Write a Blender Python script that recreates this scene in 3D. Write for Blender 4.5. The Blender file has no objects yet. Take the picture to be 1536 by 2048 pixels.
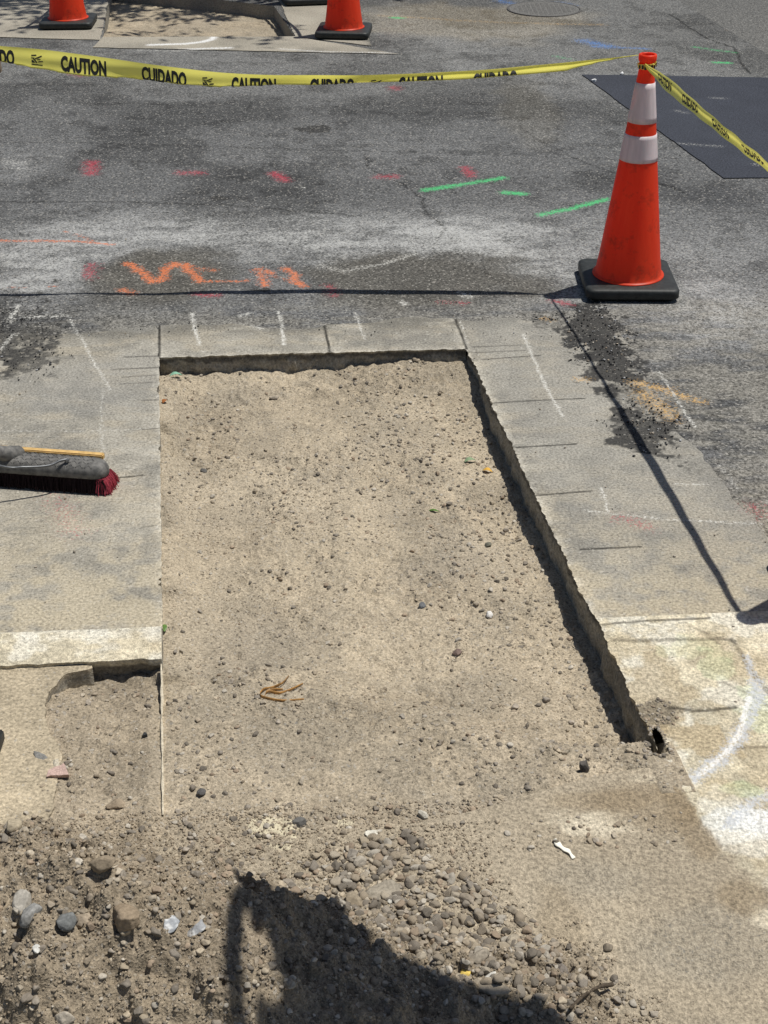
import bpy, bmesh, math, random
import numpy as np
from mathutils import Vector, Matrix

# ------------------------------------------------------------------ camera, sky, sun, exposure
random.seed(4); rng = np.random.default_rng(4)
SC = bpy.context.scene
COL = SC.collection
CAMH, PITCH, FPX = 2.11, math.radians(30.3), 2840.0
cam = bpy.data.objects.new("camera", bpy.data.cameras.new("camera")); COL.objects.link(cam)
cam.location = (0, 0, CAMH); cam.rotation_euler = (math.pi/2 - PITCH, 0, 0)
cam.data.sensor_fit = 'VERTICAL'; cam.data.sensor_height = 36.0; cam.data.sensor_width = 27.0
cam.data.lens = FPX/2048*36.0; cam.data.clip_end = 2000; cam.data.clip_start = 0.05
SC.camera = cam
SHX, SHY = 0.345, 0.115                      # towards the sun, per metre of height
SUN = Vector((SHX, SHY, 1)).normalized()
EL = math.asin(SUN.z); AZ = math.atan2(SUN.x, SUN.y)
world = bpy.data.worlds.new("World"); SC.world = world; world.use_nodes = True
nt = world.node_tree; nt.nodes.clear()
sky = nt.nodes.new('ShaderNodeTexSky'); sky.sky_type = 'NISHITA'; sky.sun_disc = False
sky.sun_elevation = EL; sky.sun_rotation = AZ
bg = nt.nodes.new('ShaderNodeBackground'); bg.inputs[1].default_value = 0.06
wo = nt.nodes.new('ShaderNodeOutputWorld')
nt.links.new(sky.outputs[0], bg.inputs[0]); nt.links.new(bg.outputs[0], wo.inputs[0])
sl = bpy.data.lights.new("sun", 'SUN'); sl.energy = 4.6; sl.angle = math.radians(0.5); sl.color = (1, .965, .90)
so = bpy.data.objects.new("sun", sl); COL.objects.link(so)
so.rotation_euler = SUN.to_track_quat('Z', 'Y').to_euler(); so.location = (3, 1, 9)
SC.view_settings.view_transform = 'Standard'; SC.view_settings.look = 'None'
SC.view_settings.exposure = 0.0; SC.view_settings.gamma = 1.0

# ------------------------------------------------------------------ small helpers
CP, SP = math.cos(PITCH), math.sin(PITCH)
def at(x, y, z=0.0):
    "the point at height z that the photograph shows at pixel x, y (1536 x 2048)"
    a = (np.asarray(x, float)-768)/FPX; b = (1024-np.asarray(y, float))/FPX
    t = (z-CAMH)/(-SP+b*CP)
    return np.stack([a*t, (CP+b*SP)*t, np.zeros_like(a*t)+z], -1)
def at_y(x, y, Y):
    a = (x-768)/FPX; b = (1024-y)/FPX; t = Y/(CP+b*SP)
    return Vector((a*t, Y, CAMH+(-SP+b*CP)*t))
O0 = at(318, 715)[:2]
UD = np.array([.9974, .0716]); VD = np.array([-.1405, .9901])
MI = np.linalg.inv(np.stack([UD, VD], 1))
W = 1.118
def uvw(u, v): return O0[0]+UD[0]*u+VD[0]*v, O0[1]+UD[1]*u+VD[1]*v
def toUV(X, Y):
    dx, dy = X-O0[0], Y-O0[1]
    return MI[0, 0]*dx+MI[0, 1]*dy, MI[1, 0]*dx+MI[1, 1]*dy
def uvp(x, y):
    p = at(x, y); return toUV(p[..., 0], p[..., 1])

def _h(ix, iy, s):
    n = (ix.astype(np.int64)*374761393+iy.astype(np.int64)*668265263+s*1442695041) & 0xffffffff
    n = ((n ^ (n >> 13))*1274126177) & 0xffffffff
    return ((n ^ (n >> 16)) & 0xffff)/65535.0
def vn(x, y, s=0):
    x = np.asarray(x, float); y = np.asarray(y, float)
    xi = np.floor(x); yi = np.floor(y); fx = x-xi; fy = y-yi
    fx = fx*fx*fx*(fx*(fx*6-15)+10); fy = fy*fy*fy*(fy*(fy*6-15)+10)
    a = _h(xi, yi, s); b = _h(xi+1, yi, s); c = _h(xi, yi+1, s); d = _h(xi+1, yi+1, s)
    return (a*(1-fx)+b*fx)*(1-fy)+(c*(1-fx)+d*fx)*fy
def fbm(x, y, f, o=4, s=0, g=.5):
    r = 0; a = 1; t = 0
    for i in range(o):
        r = r+a*vn(np.asarray(x)*f+i*17.3, np.asarray(y)*f-i*9.1, s+i); t += a; a *= g; f *= 2.03
    return r/t
def ss(x, a, b):
    t = np.clip((np.asarray(x, float)-a)/(b-a), 0, 1); return t*t*(3-2*t)

def obj(name, me, parent=None, mat=None, kind=None, smooth=True):
    o = bpy.data.objects.new(name, me); COL.objects.link(o)
    if mat is not None: me.materials.append(mat)
    if smooth and len(me.polygons): me.polygons.foreach_set('use_smooth', np.ones(len(me.polygons), bool))
    if parent: o.parent = parent
    if kind: o['kind'] = kind
    return o
def tag(o, label, cat, group=None):
    o['label'] = label; o['category'] = cat
    if group: o['group'] = group
    return o
def thing(name, label, cat, loc=(0, 0, 0), rz=0, group=None):
    o = bpy.data.objects.new(name, None); COL.objects.link(o); o.location = loc; o.rotation_euler = (0, 0, rz)
    return tag(o, label, cat, group)
def rawmesh(name, V, Fq):
    me = bpy.data.meshes.new(name); V = np.asarray(V, np.float32); Fq = np.asarray(Fq, np.int32)
    k = Fq.shape[1]
    me.vertices.add(len(V)); me.vertices.foreach_set('co', V.ravel())
    me.loops.add(Fq.size); me.loops.foreach_set('vertex_index', Fq.ravel())
    me.polygons.add(len(Fq)); me.polygons.foreach_set('loop_start', np.arange(len(Fq), dtype=np.int32)*k)
    me.update(calc_edges=True); me.validate(); return me
def setcol(me, name, C):
    a = me.attributes.new(name, 'FLOAT_COLOR', 'POINT'); C = np.asarray(C, np.float32)
    if C.shape[1] == 3: C = np.concatenate([C, np.ones((len(C), 1), np.float32)], 1)
    a.data.foreach_set('color', C.ravel())
class Grid:
    "collects warped grids (arrays X, Y, Z of shape n x m) into one mesh"
    def __init__(s): s.V = []; s.F = []; s.n = 0
    def add(s, X, Y, Z, keep=None, flip=False):
        n, m = X.shape
        i = np.arange(n*m).reshape(n, m)+s.n
        f = np.stack([i[:-1, :-1], i[:-1, 1:], i[1:, 1:], i[1:, :-1]], -1)
        if flip: f = f[..., ::-1]
        f = f[keep] if keep is not None else f.reshape(-1, 4)
        s.V.append(np.stack([X, Y, Z+0*X], -1).reshape(-1, 3)); s.F.append(f); s.n += n*m
    def mesh(s, name): return rawmesh(name, np.concatenate(s.V), np.concatenate(s.F))

# ------------------------------------------------------------------ materials
class N:
    def __init__(s, name):
        s.m = bpy.data.materials.new(name); s.m.use_nodes = True; s.t = s.m.node_tree; s.t.nodes.clear()
        s.out = s.t.nodes.new('ShaderNodeOutputMaterial')
    def n(s, ty, **kw):
        nd = s.t.nodes.new('ShaderNode'+ty)
        for k, v in kw.items():
            if k.startswith('i_'):
                k = k[2:]; nd.inputs[int(k) if k.isdigit() else k.replace('_', ' ')].default_value = v
            else: setattr(nd, k, v)
        return nd
    def l(s, a, b): s.t.links.new(a, b)
    def noise(s, scale, detail=2, rough=.5, vec=None):
        nd = s.n('TexNoise', i_Scale=scale, i_Detail=detail, i_Roughness=rough)
        s.l((vec or s.obj()), nd.inputs['Vector']); return nd.outputs['Fac']
    def obj(s):
        if not hasattr(s, '_o'): s._o = s.n('TexCoord').outputs['Object']
        return s._o
    def mr(s, v, a, b, c, d):
        nd = s.n('MapRange'); nd.inputs[1].default_value = a; nd.inputs[2].default_value = b
        nd.inputs[3].default_value = c; nd.inputs[4].default_value = d; s.l(v, nd.inputs[0]); return nd.outputs[0]
    def math(s, op, a, b):
        nd = s.n('Math', operation=op)
        for k, x in enumerate((a, b)):
            if isinstance(x, (int, float)): nd.inputs[k].default_value = x
            else: s.l(x, nd.inputs[k])
        return nd.outputs[0]
    def mix(s, f, a, b, bt='MIX'):
        nd = s.n('Mix', data_type='RGBA', blend_type=bt)
        for k, x in ((0, f), (6, a), (7, b)):
            if isinstance(x, (int, float)): nd.inputs[k].default_value = x
            elif isinstance(x, tuple): nd.inputs[k].default_value = x if len(x) == 4 else x+(1,)
            else: s.l(x, nd.inputs[k])
        return nd.outputs[2]
    def bsdf(s, col, rough=.9, spec=.25, bump=None, bs=.4, bd=.003, **kw):
        p = s.n('BsdfPrincipled')
        if isinstance(col, tuple): p.inputs['Base Color'].default_value = col if len(col) == 4 else col+(1,)
        else: s.l(col, p.inputs['Base Color'])
        if isinstance(rough, (int, float)): p.inputs['Roughness'].default_value = rough
        else: s.l(rough, p.inputs['Roughness'])
        p.inputs['Specular IOR Level'].default_value = spec
        for k, v in kw.items(): p.inputs[k].default_value = v
        if bump is not None:
            b = s.n('Bump', i_Strength=bs, i_Distance=bd); s.l(bump, b.inputs['Height']); s.l(b.outputs[0], p.inputs['Normal'])
        return p.outputs[0]
    def done(s, sh): s.l(sh, s.out.inputs[0]); return s.m

def ground_mat(name, f1, lo, hi, f2=60, l2=.85, h2=1.15, bs=.5, bd=.003, rough=.92, spec=.2, pth=(.36, .80), dark=None):
    k = N(name)
    base = k.n('Attribute', attribute_name='base').outputs['Color']
    pa = k.n('Attribute', attribute_name='paint')
    n1 = k.noise(f1, 2, .6); n2 = k.noise(f2, 3, .6)
    sp = k.math('MULTIPLY', k.mr(n1, .3, .7, lo, hi), k.mr(n2, .3, .7, l2, h2))
    c = k.mix(1.0, base, k.n('CombineColor').outputs[0], 'MULTIPLY')
    cc = k.t.nodes[-2]
    for i in range(3): k.l(sp, cc.inputs[i])
    if dark is not None:                         # sparse dark and pale grains
        vo = k.n('TexVoronoi', i_Scale=dark[0]); k.l(k.obj(), vo.inputs['Vector'])
        r = k.n('SeparateColor'); k.l(vo.outputs['Color'], r.inputs[0])
        c = k.mix(k.mr(r.outputs[0], dark[1], dark[1]+.02, 0, dark[2]), c, (.02, .02, .02))
        c = k.mix(k.mr(r.outputs[1], dark[3], dark[3]+.02, 0, dark[4]), c, (.42, .40, .36))
    n3 = k.noise(95, 3, .75); n4 = k.noise(330, 1, .5)
    nn = k.math('ADD', k.math('MULTIPLY', k.math('SUBTRACT', n3, .5), 2.3), k.math('MULTIPLY', k.math('SUBTRACT', n4, .5), .9))
    pm = k.mr(k.math('ADD', pa.outputs['Alpha'], nn), pth[0], pth[1], 0, .80)
    pm = k.math('MULTIPLY', pm, k.mr(pa.outputs['Alpha'], .02, .22, 0, 1))
    c = k.mix(pm, c, pa.outputs['Color'])
    return k.done(k.bsdf(c, rough, spec, k.math('ADD', n1, k.math('MULTIPLY', n2, .6)), bs, bd))
M_ASPH = ground_mat('asphalt', 105, .38, 1.65, 230, .72, 1.3, 1.0, .005, dark=(150, .90, .55, .93, .5))
M_PATCH = ground_mat('fresh_asphalt', 110, .62, 1.42, 260, .75, 1.25, .8, .004)
M_CONC = ground_mat('concrete', 120, .66, 1.34, 260, .84, 1.16, .8, .003, dark=(210, .965, .4, .97, .4))
M_CURB = ground_mat('curb_concrete', 120, .64, 1.32, 320, .76, 1.22, 1.0, .006)
M_DIRT = ground_mat('dirt', 135, .68, 1.28, 260, .72, 1.28, .8, .005, dark=(190, .95, .5, .95, .35), spec=.05)
def stone_mat():
    k = N('stone'); b = k.n('Attribute', attribute_name='base').outputs['Color']
    n1 = k.noise(160, 3, .6)
    cc = k.n('CombineColor'); sp = k.mr(n1, .3, .7, .72, 1.22)
    for i in range(3): k.l(sp, cc.inputs[i])
    return k.done(k.bsdf(k.mix(1.0, b, cc.outputs[0], 'MULTIPLY'), .88, .15, n1, .5, .002))
M_STONE = stone_mat()
def plain(name, col, rough=.6, spec=.4, f=90, lo=.85, hi=1.12, bs=.25, **kw):
    k = N(name); n1 = k.noise(f, 3, .6); cc = k.n('CombineColor'); sp = k.mr(n1, .3, .7, lo, hi)
    for i in range(3): k.l(sp, cc.inputs[i])
    return k.done(k.bsdf(k.mix(1.0, col, cc.outputs[0], 'MULTIPLY'), rough, spec, n1, bs, .002, **kw))
def orange_mat():
    k = N('orange_plastic')
    mp = k.n('Mapping'); mp.inputs['Scale'].default_value = (38, 38, 3); k.l(k.obj(), mp.inputs['Vector'])
    st = k.noise(1.0, 3, .6, mp.outputs[0]); n2 = k.noise(9, 4, .65); n3 = k.noise(60, 2, .6)
    c = k.mix(k.mr(st, .35, .7, 0, .55), (.97, .085, .026), (.88, .048, .014))
    c = k.mix(k.mr(k.math('ADD', n2, k.math('MULTIPLY', n3, .25)), .66, .84, 0, .6), c, (.27, .045, .022))
    d = k.bsdf(c, .42, .35, n3, .05, .001)
    t = k.n('BsdfTranslucent'); k.l(c, t.inputs[0])
    m = k.n('MixShader', i_0=.45); k.l(d, m.inputs[1]); k.l(t.outputs[0], m.inputs[2])
    return k.done(m.outputs[0])
M_ORANGE = orange_mat()
def refl_mat():
    k = N('reflective_sheet')
    mp = k.n('Mapping'); mp.inputs['Scale'].default_value = (45, 45, 3); k.l(k.obj(), mp.inputs['Vector'])
    st = k.noise(1.0, 3, .6, mp.outputs[0]); n2 = k.noise(14, 4, .7)
    c = k.mix(k.mr(st, .3, .75, 0, .6), (.86, .81, .82), (.50, .46, .47))
    c = k.mix(k.mr(n2, .66, .78, 0, .6), c, (.22, .2, .2))
    d = k.bsdf(c, .35, .5, n2, .05, .001)
    t = k.n('BsdfTranslucent'); k.l(c, t.inputs[0])
    m = k.n('MixShader', i_0=.25); k.l(d, m.inputs[1]); k.l(t.outputs[0], m.inputs[2])
    return k.done(m.outputs[0])
M_REFL = refl_mat()
M_RUBBER = plain('black_rubber', (.022, .024, .023), .55, .35, 40, .6, 1.5, .3)
def tape_mat():
    k = N('tape_plastic'); n = k.noise(14, 3, .6); c = k.mix(k.mr(n, .35, .7, 0, .5), (.93, .86, .20), (.86, .79, .15))
    d = k.bsdf(c, .3, .5, n, .15, .004)
    t = k.n('BsdfTranslucent'); k.l(c, t.inputs[0])
    m = k.n('MixShader', i_0=.35); k.l(d, m.inputs[1]); k.l(t.outputs[0], m.inputs[2])
    return k.done(m.outputs[0])
M_TAPE = tape_mat()
M_INK = plain('black_ink', (.012, .012, .010), .4, .4)
def broom_mat():
    k = N('ribbed_plastic'); n = k.noise(60, 3, .6)
    c = k.mix(k.mr(n, .35, .7, 0, 1), (.085, .083, .079), (.19, .182, .168))
    return k.done(k.bsdf(c, .6, .3, n, .2, .001))
M_BROOM = broom_mat()
M_STEEL = plain('grey_steel', (.14, .145, .15), .45, .5, 120, .8, 1.2, .1, Metallic=.6)
M_WOOD = plain('pine_wood', (.55, .36, .14), .7, .25, 50, .75, 1.2)
M_GREYWOOD = plain('weathered_wood', (.20, .16, .12), .85, .2, 50, .7, 1.3)
M_RED = plain('red_bristle', (.40, .06, .085), .6, .3, 200, .6, 1.5)
M_DKRED = plain('dark_bristle', (.014, .006, .007), .7, .2, 200, .6, 1.6)
M_IRON = plain('cast_iron', (.085, .08, .075), .7, .4, 120, .6, 1.4, .5)
M_BLOCKER = plain('blocker_dark', (.05, .05, .055), .9, .1)
M_LEAF = plain('green_leaf', (.09, .17, .035), .5, .4, 150, .7, 1.3)
M_TREELEAF = plain('foliage', (.06, .11, .03), .6, .3, 3, .6, 1.4)
M_BARK = plain('bark', (.12, .09, .065), .95, .1, 40, .6, 1.4, .8)
M_TWIG = plain('twig_bark', (.07, .055, .04), .9, .1, 150, .6, 1.5, .6)
M_STRAP = plain('dry_brown_leaf', (.36, .19, .055), .45, .5, 120, .5, 1.4)

# ------------------------------------------------------------------ what is painted and spilled on the ground
def seg_d(X, Y, P):
    d = np.full(X.shape, 9.0)
    for (x0, y0), (x1, y1) in zip(P[:-1], P[1:]):
        ex, ey = x1-x0, y1-y0; L = ex*ex+ey*ey+1e-12
        t = np.clip(((X-x0)*ex+(Y-y0)*ey)/L, 0, 1)
        d = np.minimum(d, np.hypot(X-x0-t*ex, Y-y0-t*ey))
    return d
def stroke(X, Y, px, w, soft=1.0):
    P = [tuple(at(*p)[:2]) for p in px]
    m = np.zeros(X.shape)
    xs = [p[0] for p in P]; ys = [p[1] for p in P]
    sel = (X > min(xs)-w*2) & (X < max(xs)+w*2) & (Y > min(ys)-w*2) & (Y < max(ys)+w*2)
    if sel.any():
        d = seg_d(X[sel], Y[sel], P)
        m[sel] = np.clip((1-d/w)/soft, 0, 1)
    return m
def ell(X, Y, cx, cy, rx, ry, n=.5, f=12, s=3):
    "soft ragged patch centred at a pixel, radii in pixels there, measured on the ground"
    c = at(cx, cy); a = at(cx+rx, cy)[0]-c[0]; b = abs(at(cx, cy-ry)[1]-at(cx, cy+ry)[1])/2
    m = np.zeros(X.shape)
    sel = (abs(X-c[0]) < 1.8*a) & (abs(Y-c[1]) < 1.8*b)
    if sel.any():
        x, y = X[sel], Y[sel]
        r = np.hypot((x-c[0])/a, (y-c[1])/b)+(fbm(x, y, f, 4, s)-.5)*2*n
        m[sel] = 1-ss(r, .6, 1.15)
    return m
RED = (.40, .05, .075); GREEN = (.075, .50, .18); ORANGE = (.66, .19, .075); BLUE = (.07, .20, .50)
TAN = (.62, .38, .13); WHITE = (.66, .65, .60); CREAM = (.62, .56, .40)
MARKS = [  # colour, pixels of the stroke, half width in metres, strength
 (RED, [(184, 322), (181, 345)], .06, .85), (RED, [(360, 344), (400, 345)], .055, .7), (RED, [(550, 345), (570, 357)], .05, .9), (RED, [(757, 352), (790, 353)], .05, .75),
 (RED, [(930, 334), (942, 350)], .045, .85), (RED, [(180, 530), (178, 550)], .06, .62), (RED, [(660, 572), (668, 586)], .045, .6), (RED, [(1112, 601), (1132, 606)], .045, .7),
 (RED, [(395, 586), (435, 587)], .035, .75), (RED, [(787, 172), (792, 178)], .06, .65), (RED, [(150, 147), (160, 150)], .07, .6), (RED, [(1245, 1036), (1290, 1055)], .055, .5),
 (RED, [(1500, 1010), (1536, 1030)], .06, .45), (RED, [(110, 1000), (150, 1060)], .08, .36), (RED, [(885, 603), (930, 604)], .03, .5),
 (GREEN, [(848, 380), (900, 372), (1008, 354)], .036, .95), (GREEN, [(1012, 384), (1046, 386)], .042, 1), (GREEN, [(1082, 428), (1140, 416), (1215, 396)], .036, .95),
 (GREEN, [(1390, 92), (1470, 104)], .04, .6), (GREEN, [(1432, 124), (1456, 125)], .04, 1), (GREEN, [(788, 34), (804, 35)], .05, .9), (GREEN, [(1110, 112), (1140, 118)], .05, .45),
 (ORANGE, [(-60, 481), (100, 481), (222, 487)], .024, .8), (ORANGE, [(130, 461), (185, 482)], .022, .6), (ORANGE, [(180, 485), (225, 487)], .034, .8),
 (ORANGE, [(253, 527), (265, 531), (285, 545), (305, 560), (325, 558), (331, 536), (350, 524), (370, 527), (387, 545), (400, 560)], .034, 1.0), (ORANGE, [(372, 530), (430, 539)], .026, .62), (ORANGE, [(340, 526), (372, 524)], .03, .8), (ORANGE, [(398, 560), (440, 560), (495, 559)], .022, .75),
 (ORANGE, [(515, 539), (524, 553), (531, 569)], .032, .85), (ORANGE, [(520, 538), (541, 545)], .03, .8), (ORANGE, [(570, 537), (588, 546), (587, 560), (606, 571)], .032, .9), (ORANGE, [(545, 550), (580, 560)], .02, .5),
 (ORANGE, [(244, 577), (270, 584)], .03, .75), (ORANGE, [(-20, 571), (110, 574)], .022, .55),
 (BLUE, [(1168, 80), (1215, 92)], .10, .72), (BLUE, [(1190, 92), (1292, 96)], .05, .7), (BLUE, [(1000, 0), (1020, 5)], .09, .6), (BLUE, [(1122, 4), (1140, 9)], .09, .5),
 (TAN, [(760, 30), (1000, 44), (1208, 48)], .05, .42), (TAN, [(1460, 58), (1560, 66)], .05, .45), (TAN, [(1270, 768), (1340, 778)], .05, .7), (TAN, [(1290, 790), (1340, 830)], .07, .62),
 (TAN, [(1345, 785), (1402, 800)], .04, .65), (TAN, [(1155, 757), (1175, 758)], .03, .6), (TAN, [(1088, 636), (1100, 640)], .03, .55),
 (WHITE, [(385, 624), (390, 660), (400, 690)], .016, .9), (WHITE, [(558, 622), (563, 655), (568, 690)], .016, .95), (WHITE, [(710, 622), (716, 640), (730, 680)], .014, .7),
 (WHITE, [(135, 628), (190, 728), (222, 780)], .014, .72), (WHITE, [(1046, 668), (1090, 770), (1125, 832)], .016, .78), (WHITE, [(1318, 742), (1390, 852)], .016, .8),
 (WHITE, [(1202, 975), (1216, 1022)], .014, .7), (WHITE, [(1170, 1022), (1250, 1030), (1380, 1042), (1520, 1046)], .016, .66), (WHITE, [(1350, 967), (1415, 968)], .012, .7),
 (WHITE, [(1440, 930), (1480, 980)], .015, .6), (WHITE, [(205, 780), (203, 860), (206, 925)], .016, .5), (WHITE, [(920, 640), (935, 690)], .012, .6),
 (WHITE, [(-10, 862), (180, 862), (300, 856)], .012, .52), (WHITE, [(590, 90), (560, 92), (300, 90)], .03, .0),
 (WHITE, [(640, 530), (690, 540), (760, 528), (830, 506)], .045, .62), (WHITE, [(800, 600), (812, 607)], .03, .75), (WHITE, [(925, 585), (940, 592)], .05, .72),
 (WHITE, [(60, 632), (120, 630)], .04, .7), (WHITE, [(10, 320), (45, 325)], .10, .55), (WHITE, [(20, 335), (50, 336)], .06, .5), (WHITE, [(95, 310), (125, 313)], .03, .5),
 (WHITE, [(590, 372), (612, 374)], .012, .9), (WHITE, [(215, 368), (232, 370)], .012, .7), (WHITE, [(430, 76), (422, 82), (400, 87), (300, 90)], .035, .8), (WHITE, [(275, 99), (350, 101), (470, 97), (560, 98)], .03, .65),
 (WHITE, [(505, 650), (520, 656)], .03, .7), (WHITE, [(480, 630), (500, 625)], .02, .8), (WHITE, [(20, 640), (35, 610)], .03, .8), (WHITE, [(0, 700), (30, 665)], .025, .7),
 (WHITE, [(1195, 612), (1215, 613)], .02, .7), (WHITE, [(380, 715), (940, 698)], .012, .0),
]
CRACKS = [  # seams and cracks: pixels, half width, strength
 ([(-80, 283), (180, 284), (420, 291), (640, 299), (900, 304)], .012, .6), ([(-80, 402), (250, 402), (480, 410), (720, 430)], .014, .75), ([(540, 408), (720, 432)], .008, .5),
 ([(728, 305), (738, 335), (800, 365), (848, 395), (846, 415), (872, 440), (892, 452), (865, 490), (870, 505)], .010, .95), ([(872, 440), (900, 470), (930, 520), (1000, 560)], .008, .7),
 ([(1315, 365), (1345, 372), (1365, 385)], .016, .8), ([(1340, 28), (1398, 66), (1420, 78), (1470, 95), (1482, 125), (1500, 146)], .018, .9), ([(1310, 392), (1400, 420), (1536, 425)], .010, .5),
 ([(1160, 168), (1170, 190)], .01, .3), ([(1040, 250), (1070, 275), (1160, 320), (1230, 345)], .010, .6), ([(1230, 318), (960, 308), (900, 306)], .01, .45),
 ([(-60, 213), (250, 205), (430, 213)], .010, .35), ([(100, 268), (180, 275), (300, 268)], .02, .35), ([(660, 465), (600, 478), (640, 492)], .012, .35),
 ([(1310, 430), (1420, 480), (1536, 500)], .006, .35), ([(900, 305), (1100, 330), (1200, 360)], .006, .3)]
SAW = [  # saw cuts in the concrete
 ([(319, 648), (318, 714)], .0045, 1), ([(648, 650), (660, 704)], .0045, 1), ([(908, 632), (934, 698)], .0045, .95), ([(985, 806), (1070, 801), (1168, 797)], .004, .8), ([(1032, 895), (1152, 888)], .004, .9),
 ([(1072, 991), (1182, 982)], .004, .9), ([(1162, 1099), (1282, 1093)], .004, .9), ([(945, 694), (1040, 690)], .004, .6), ([(950, 705), (1050, 701)], .004, .55), ([(965, 719), (1080, 711)], .004, .7),
 ([(315, 712), (250, 714)], .004, .75), ([(314, 735), (225, 739)], .004, .7), ([(312, 750), (245, 754)], .004, .45), ([(314, 764), (240, 768)], .004, .45), ([(313, 800), (285, 801)], .004, .6),
 ([(314, 857), (285, 859)], .004, .7), ([(285, 951), (230, 956)], .0045, .9), ([(314, 1050), (280, 1056)], .004, .4)]
DARKP = [  # tar and dirt patches
 (20, 670, 85, 75, .75), (55, 720, 70, 40, .7), (-20, 620, 60, 60, .6), (1195, 660, 60, 50, .9), (1215, 720, 60, 55, .9), (1265, 800, 45, 50, .55), (1290, 865, 75, 45, .85), (1250, 880, 40, 30, .6), (1330, 620+260, 50, 40, .4),
 (880, 622, 330, 10, .3), (420, 622, 420, 12, .25), (170, 612, 200, 12, .35), (1110, 640, 60, 20, .5), (520, 578, 38, 5, .85), (500, 578, 30, 4, .5), (632, 257, 34, 7, .85), (437, 395, 16, 4, .9), (102, 490, 14, 5, .9), (110, 560, 10, 6, .9),
 (1180, 1650, 2, 2, 0), (1390, 940, 30, 18, .35), (1430, 415, 2, 2, 0)]
def near_pave_dust(X, Y):
    return np.clip(fbm(X, Y, 3.2, 4, 61)*1.5-.25, 0, 1)
def ground_paint(X, Y, surf, Z=None):
    "albedo and spray paint of the flat ground at X, Y; surf is road, concrete, curb or patch"
    n = X.shape[0]; U, V = toUV(X, Y)
    L = fbm(X, Y, .9, 4, 11); Mm = fbm(X, Y, 6, 4, 21); S = fbm(X, Y, 30, 3, 31)
    streak = fbm(X*1.0, Y*6, 2.2, 4, 41)
    if surf == 'patch':
        b = np.array([.041, .045, .057])[None]*(.85+.3*Mm[:, None]); p = np.zeros((n, 4)); p[:, :3] = WHITE
        for q in ([(1425, 196), (1450, 197)], [(1355, 287), (1440, 293)], [(1510, 329), (1515, 330)], [(1355, 222), (1372, 226)]):
            p[:, 3] = np.maximum(p[:, 3], .36*stroke(X, Y, q, .05))
        return b, p
    if surf == 'road':
        b = np.array([.100, .101, .101])[None]*(.82+.36*L[:, None])*(.86+.28*streak[:, None])
        far = ss(Y, 7.5, 9.5); b = b*(1-.0*far[:, None])+far[:, None]*np.array([.035, .034, .03])
        # pale grit swept along the gutter
        yb = fbm(X, Y*.0, 1.3, 3, 5)
        g = ss(V, 1.75, .75)*ss(V, .15, .5)*np.clip(.35+1.3*(fbm(X, Y, 2.2, 4, 71)-.35), 0, 1.2)
        g = g*(1-.75*np.maximum(ell(X, Y, 315, 550, 160, 60, .35, 5), .9*ell(X, Y, 850, 560, 270, 68, .35, 5)))
        g = np.maximum(g, .55*ss(U, W+.35, W+.8)*ss(V, .9, .2)*np.clip(.3+1.4*(fbm(X, Y, 3, 4, 72)-.35), 0, 1))
        gd = np.zeros(n)
        for cx, cy, rx, ry, a in ((120, 500, 190, 55, .8), (420, 455, 220, 40, .55), (650, 478, 210, 45, .8), (950, 478, 170, 48, .9), (1085, 540, 100, 34, .75), (50, 562, 140, 26, .65), (770, 530, 140, 18, .6),
                (1450, 630, 150, 70, .62), (1240, 480, 130, 55, .4), (1060, 590, 160, 14, .5), (1420, 560, 90, 40, .35), (30, 330, 70, 30, .35), (700, 300, 500, 40, .16), (1000, 150, 500, 30, .2), (860, 100, 90, 26, .35)):
            c_ = at(cx, cy); rr_ = ((X-c_[0])/(at(cx+rx, cy)[0]-c_[0]))**2+((Y-c_[1])/(abs(at(cx, cy-ry)[1]-at(cx, cy+ry)[1])/2))**2
            gd = 1-(1-gd)*(1-.85*a*np.exp(-rr_*.75))
        gd = gd*(.35+.75*fbm(X, Y, 22, 4, 73, .65)+.5*ss(fbm(X, Y*3, 5, 4, 74), .3, .7)); br = np.maximum(ell(X, Y, 315, 552, 165, 58, .35, 5), ell(X, Y, 850, 562, 260, 60, .35, 5)); gd = gd*(1-.95*br); g = np.maximum(g*.45, gd)
        b = b+g[:, None]*np.array([.18, .18, .175]); gdust = g
        dz_ = ss(fbm(X, Y, 1.6, 4, 75), .5, .68)*.35; b = b*(1-dz_[:, None]); bl_ = ss(fbm(X, Y, 9, 4, 77, .6), .56, .7)*.3; b = b*(1-bl_[:, None])
        br = np.maximum(ell(X, Y, 315, 550, 160, 60, .35, 5), .9*ell(X, Y, 850, 560, 270, 68, .35, 5))
        b = b*(1-br[:, None])+br[:, None]*np.array([.092, .087, .076])*(.7+.6*Mm[:, None])
        # dust near the concrete and below on the right
        dd = ss(V, .62, .22)*ss(fbm(X, Y*2.5, 7, 4, 79, .6), .28, .6)*.7; b = b*(1-dd[:, None])+dd[:, None]*np.array([.215, .203, .175])*(.7+.6*S[:, None])
        dr = ss(V, -.8, -1.7)*.75*ss(U, W+1.5, W+.6); b = b*(1-dr[:, None])+dr[:, None]*np.array([.27, .235, .175])
        oil = ell(X, Y, 1460, 395, 110, 22, .3, 6); b = b*(1-.7*oil[:, None])+.7*oil[:, None]*np.array([.055, .056, .058])
        tan = ell(X, Y, 930, 42, 260, 40, .4, 3); b = b+tan[:, None]*np.array([.07, .055, .03])
        tan = ell(X, Y, 1060, 215, 70, 70, .4, 5); b = b+tan[:, None]*np.array([.012, .008, .0])
    elif surf == 'concrete':
        F2 = fbm(X, Y, 17, 4, 33, .6); F3 = fbm(X, Y*2.2, 9, 4, 35, .6)
        b = np.array([.285, .267, .226])[None]*(.76+.48*L[:, None])*(.72+.56*F2[:, None])*(.8+.4*Mm[:, None])
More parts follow.
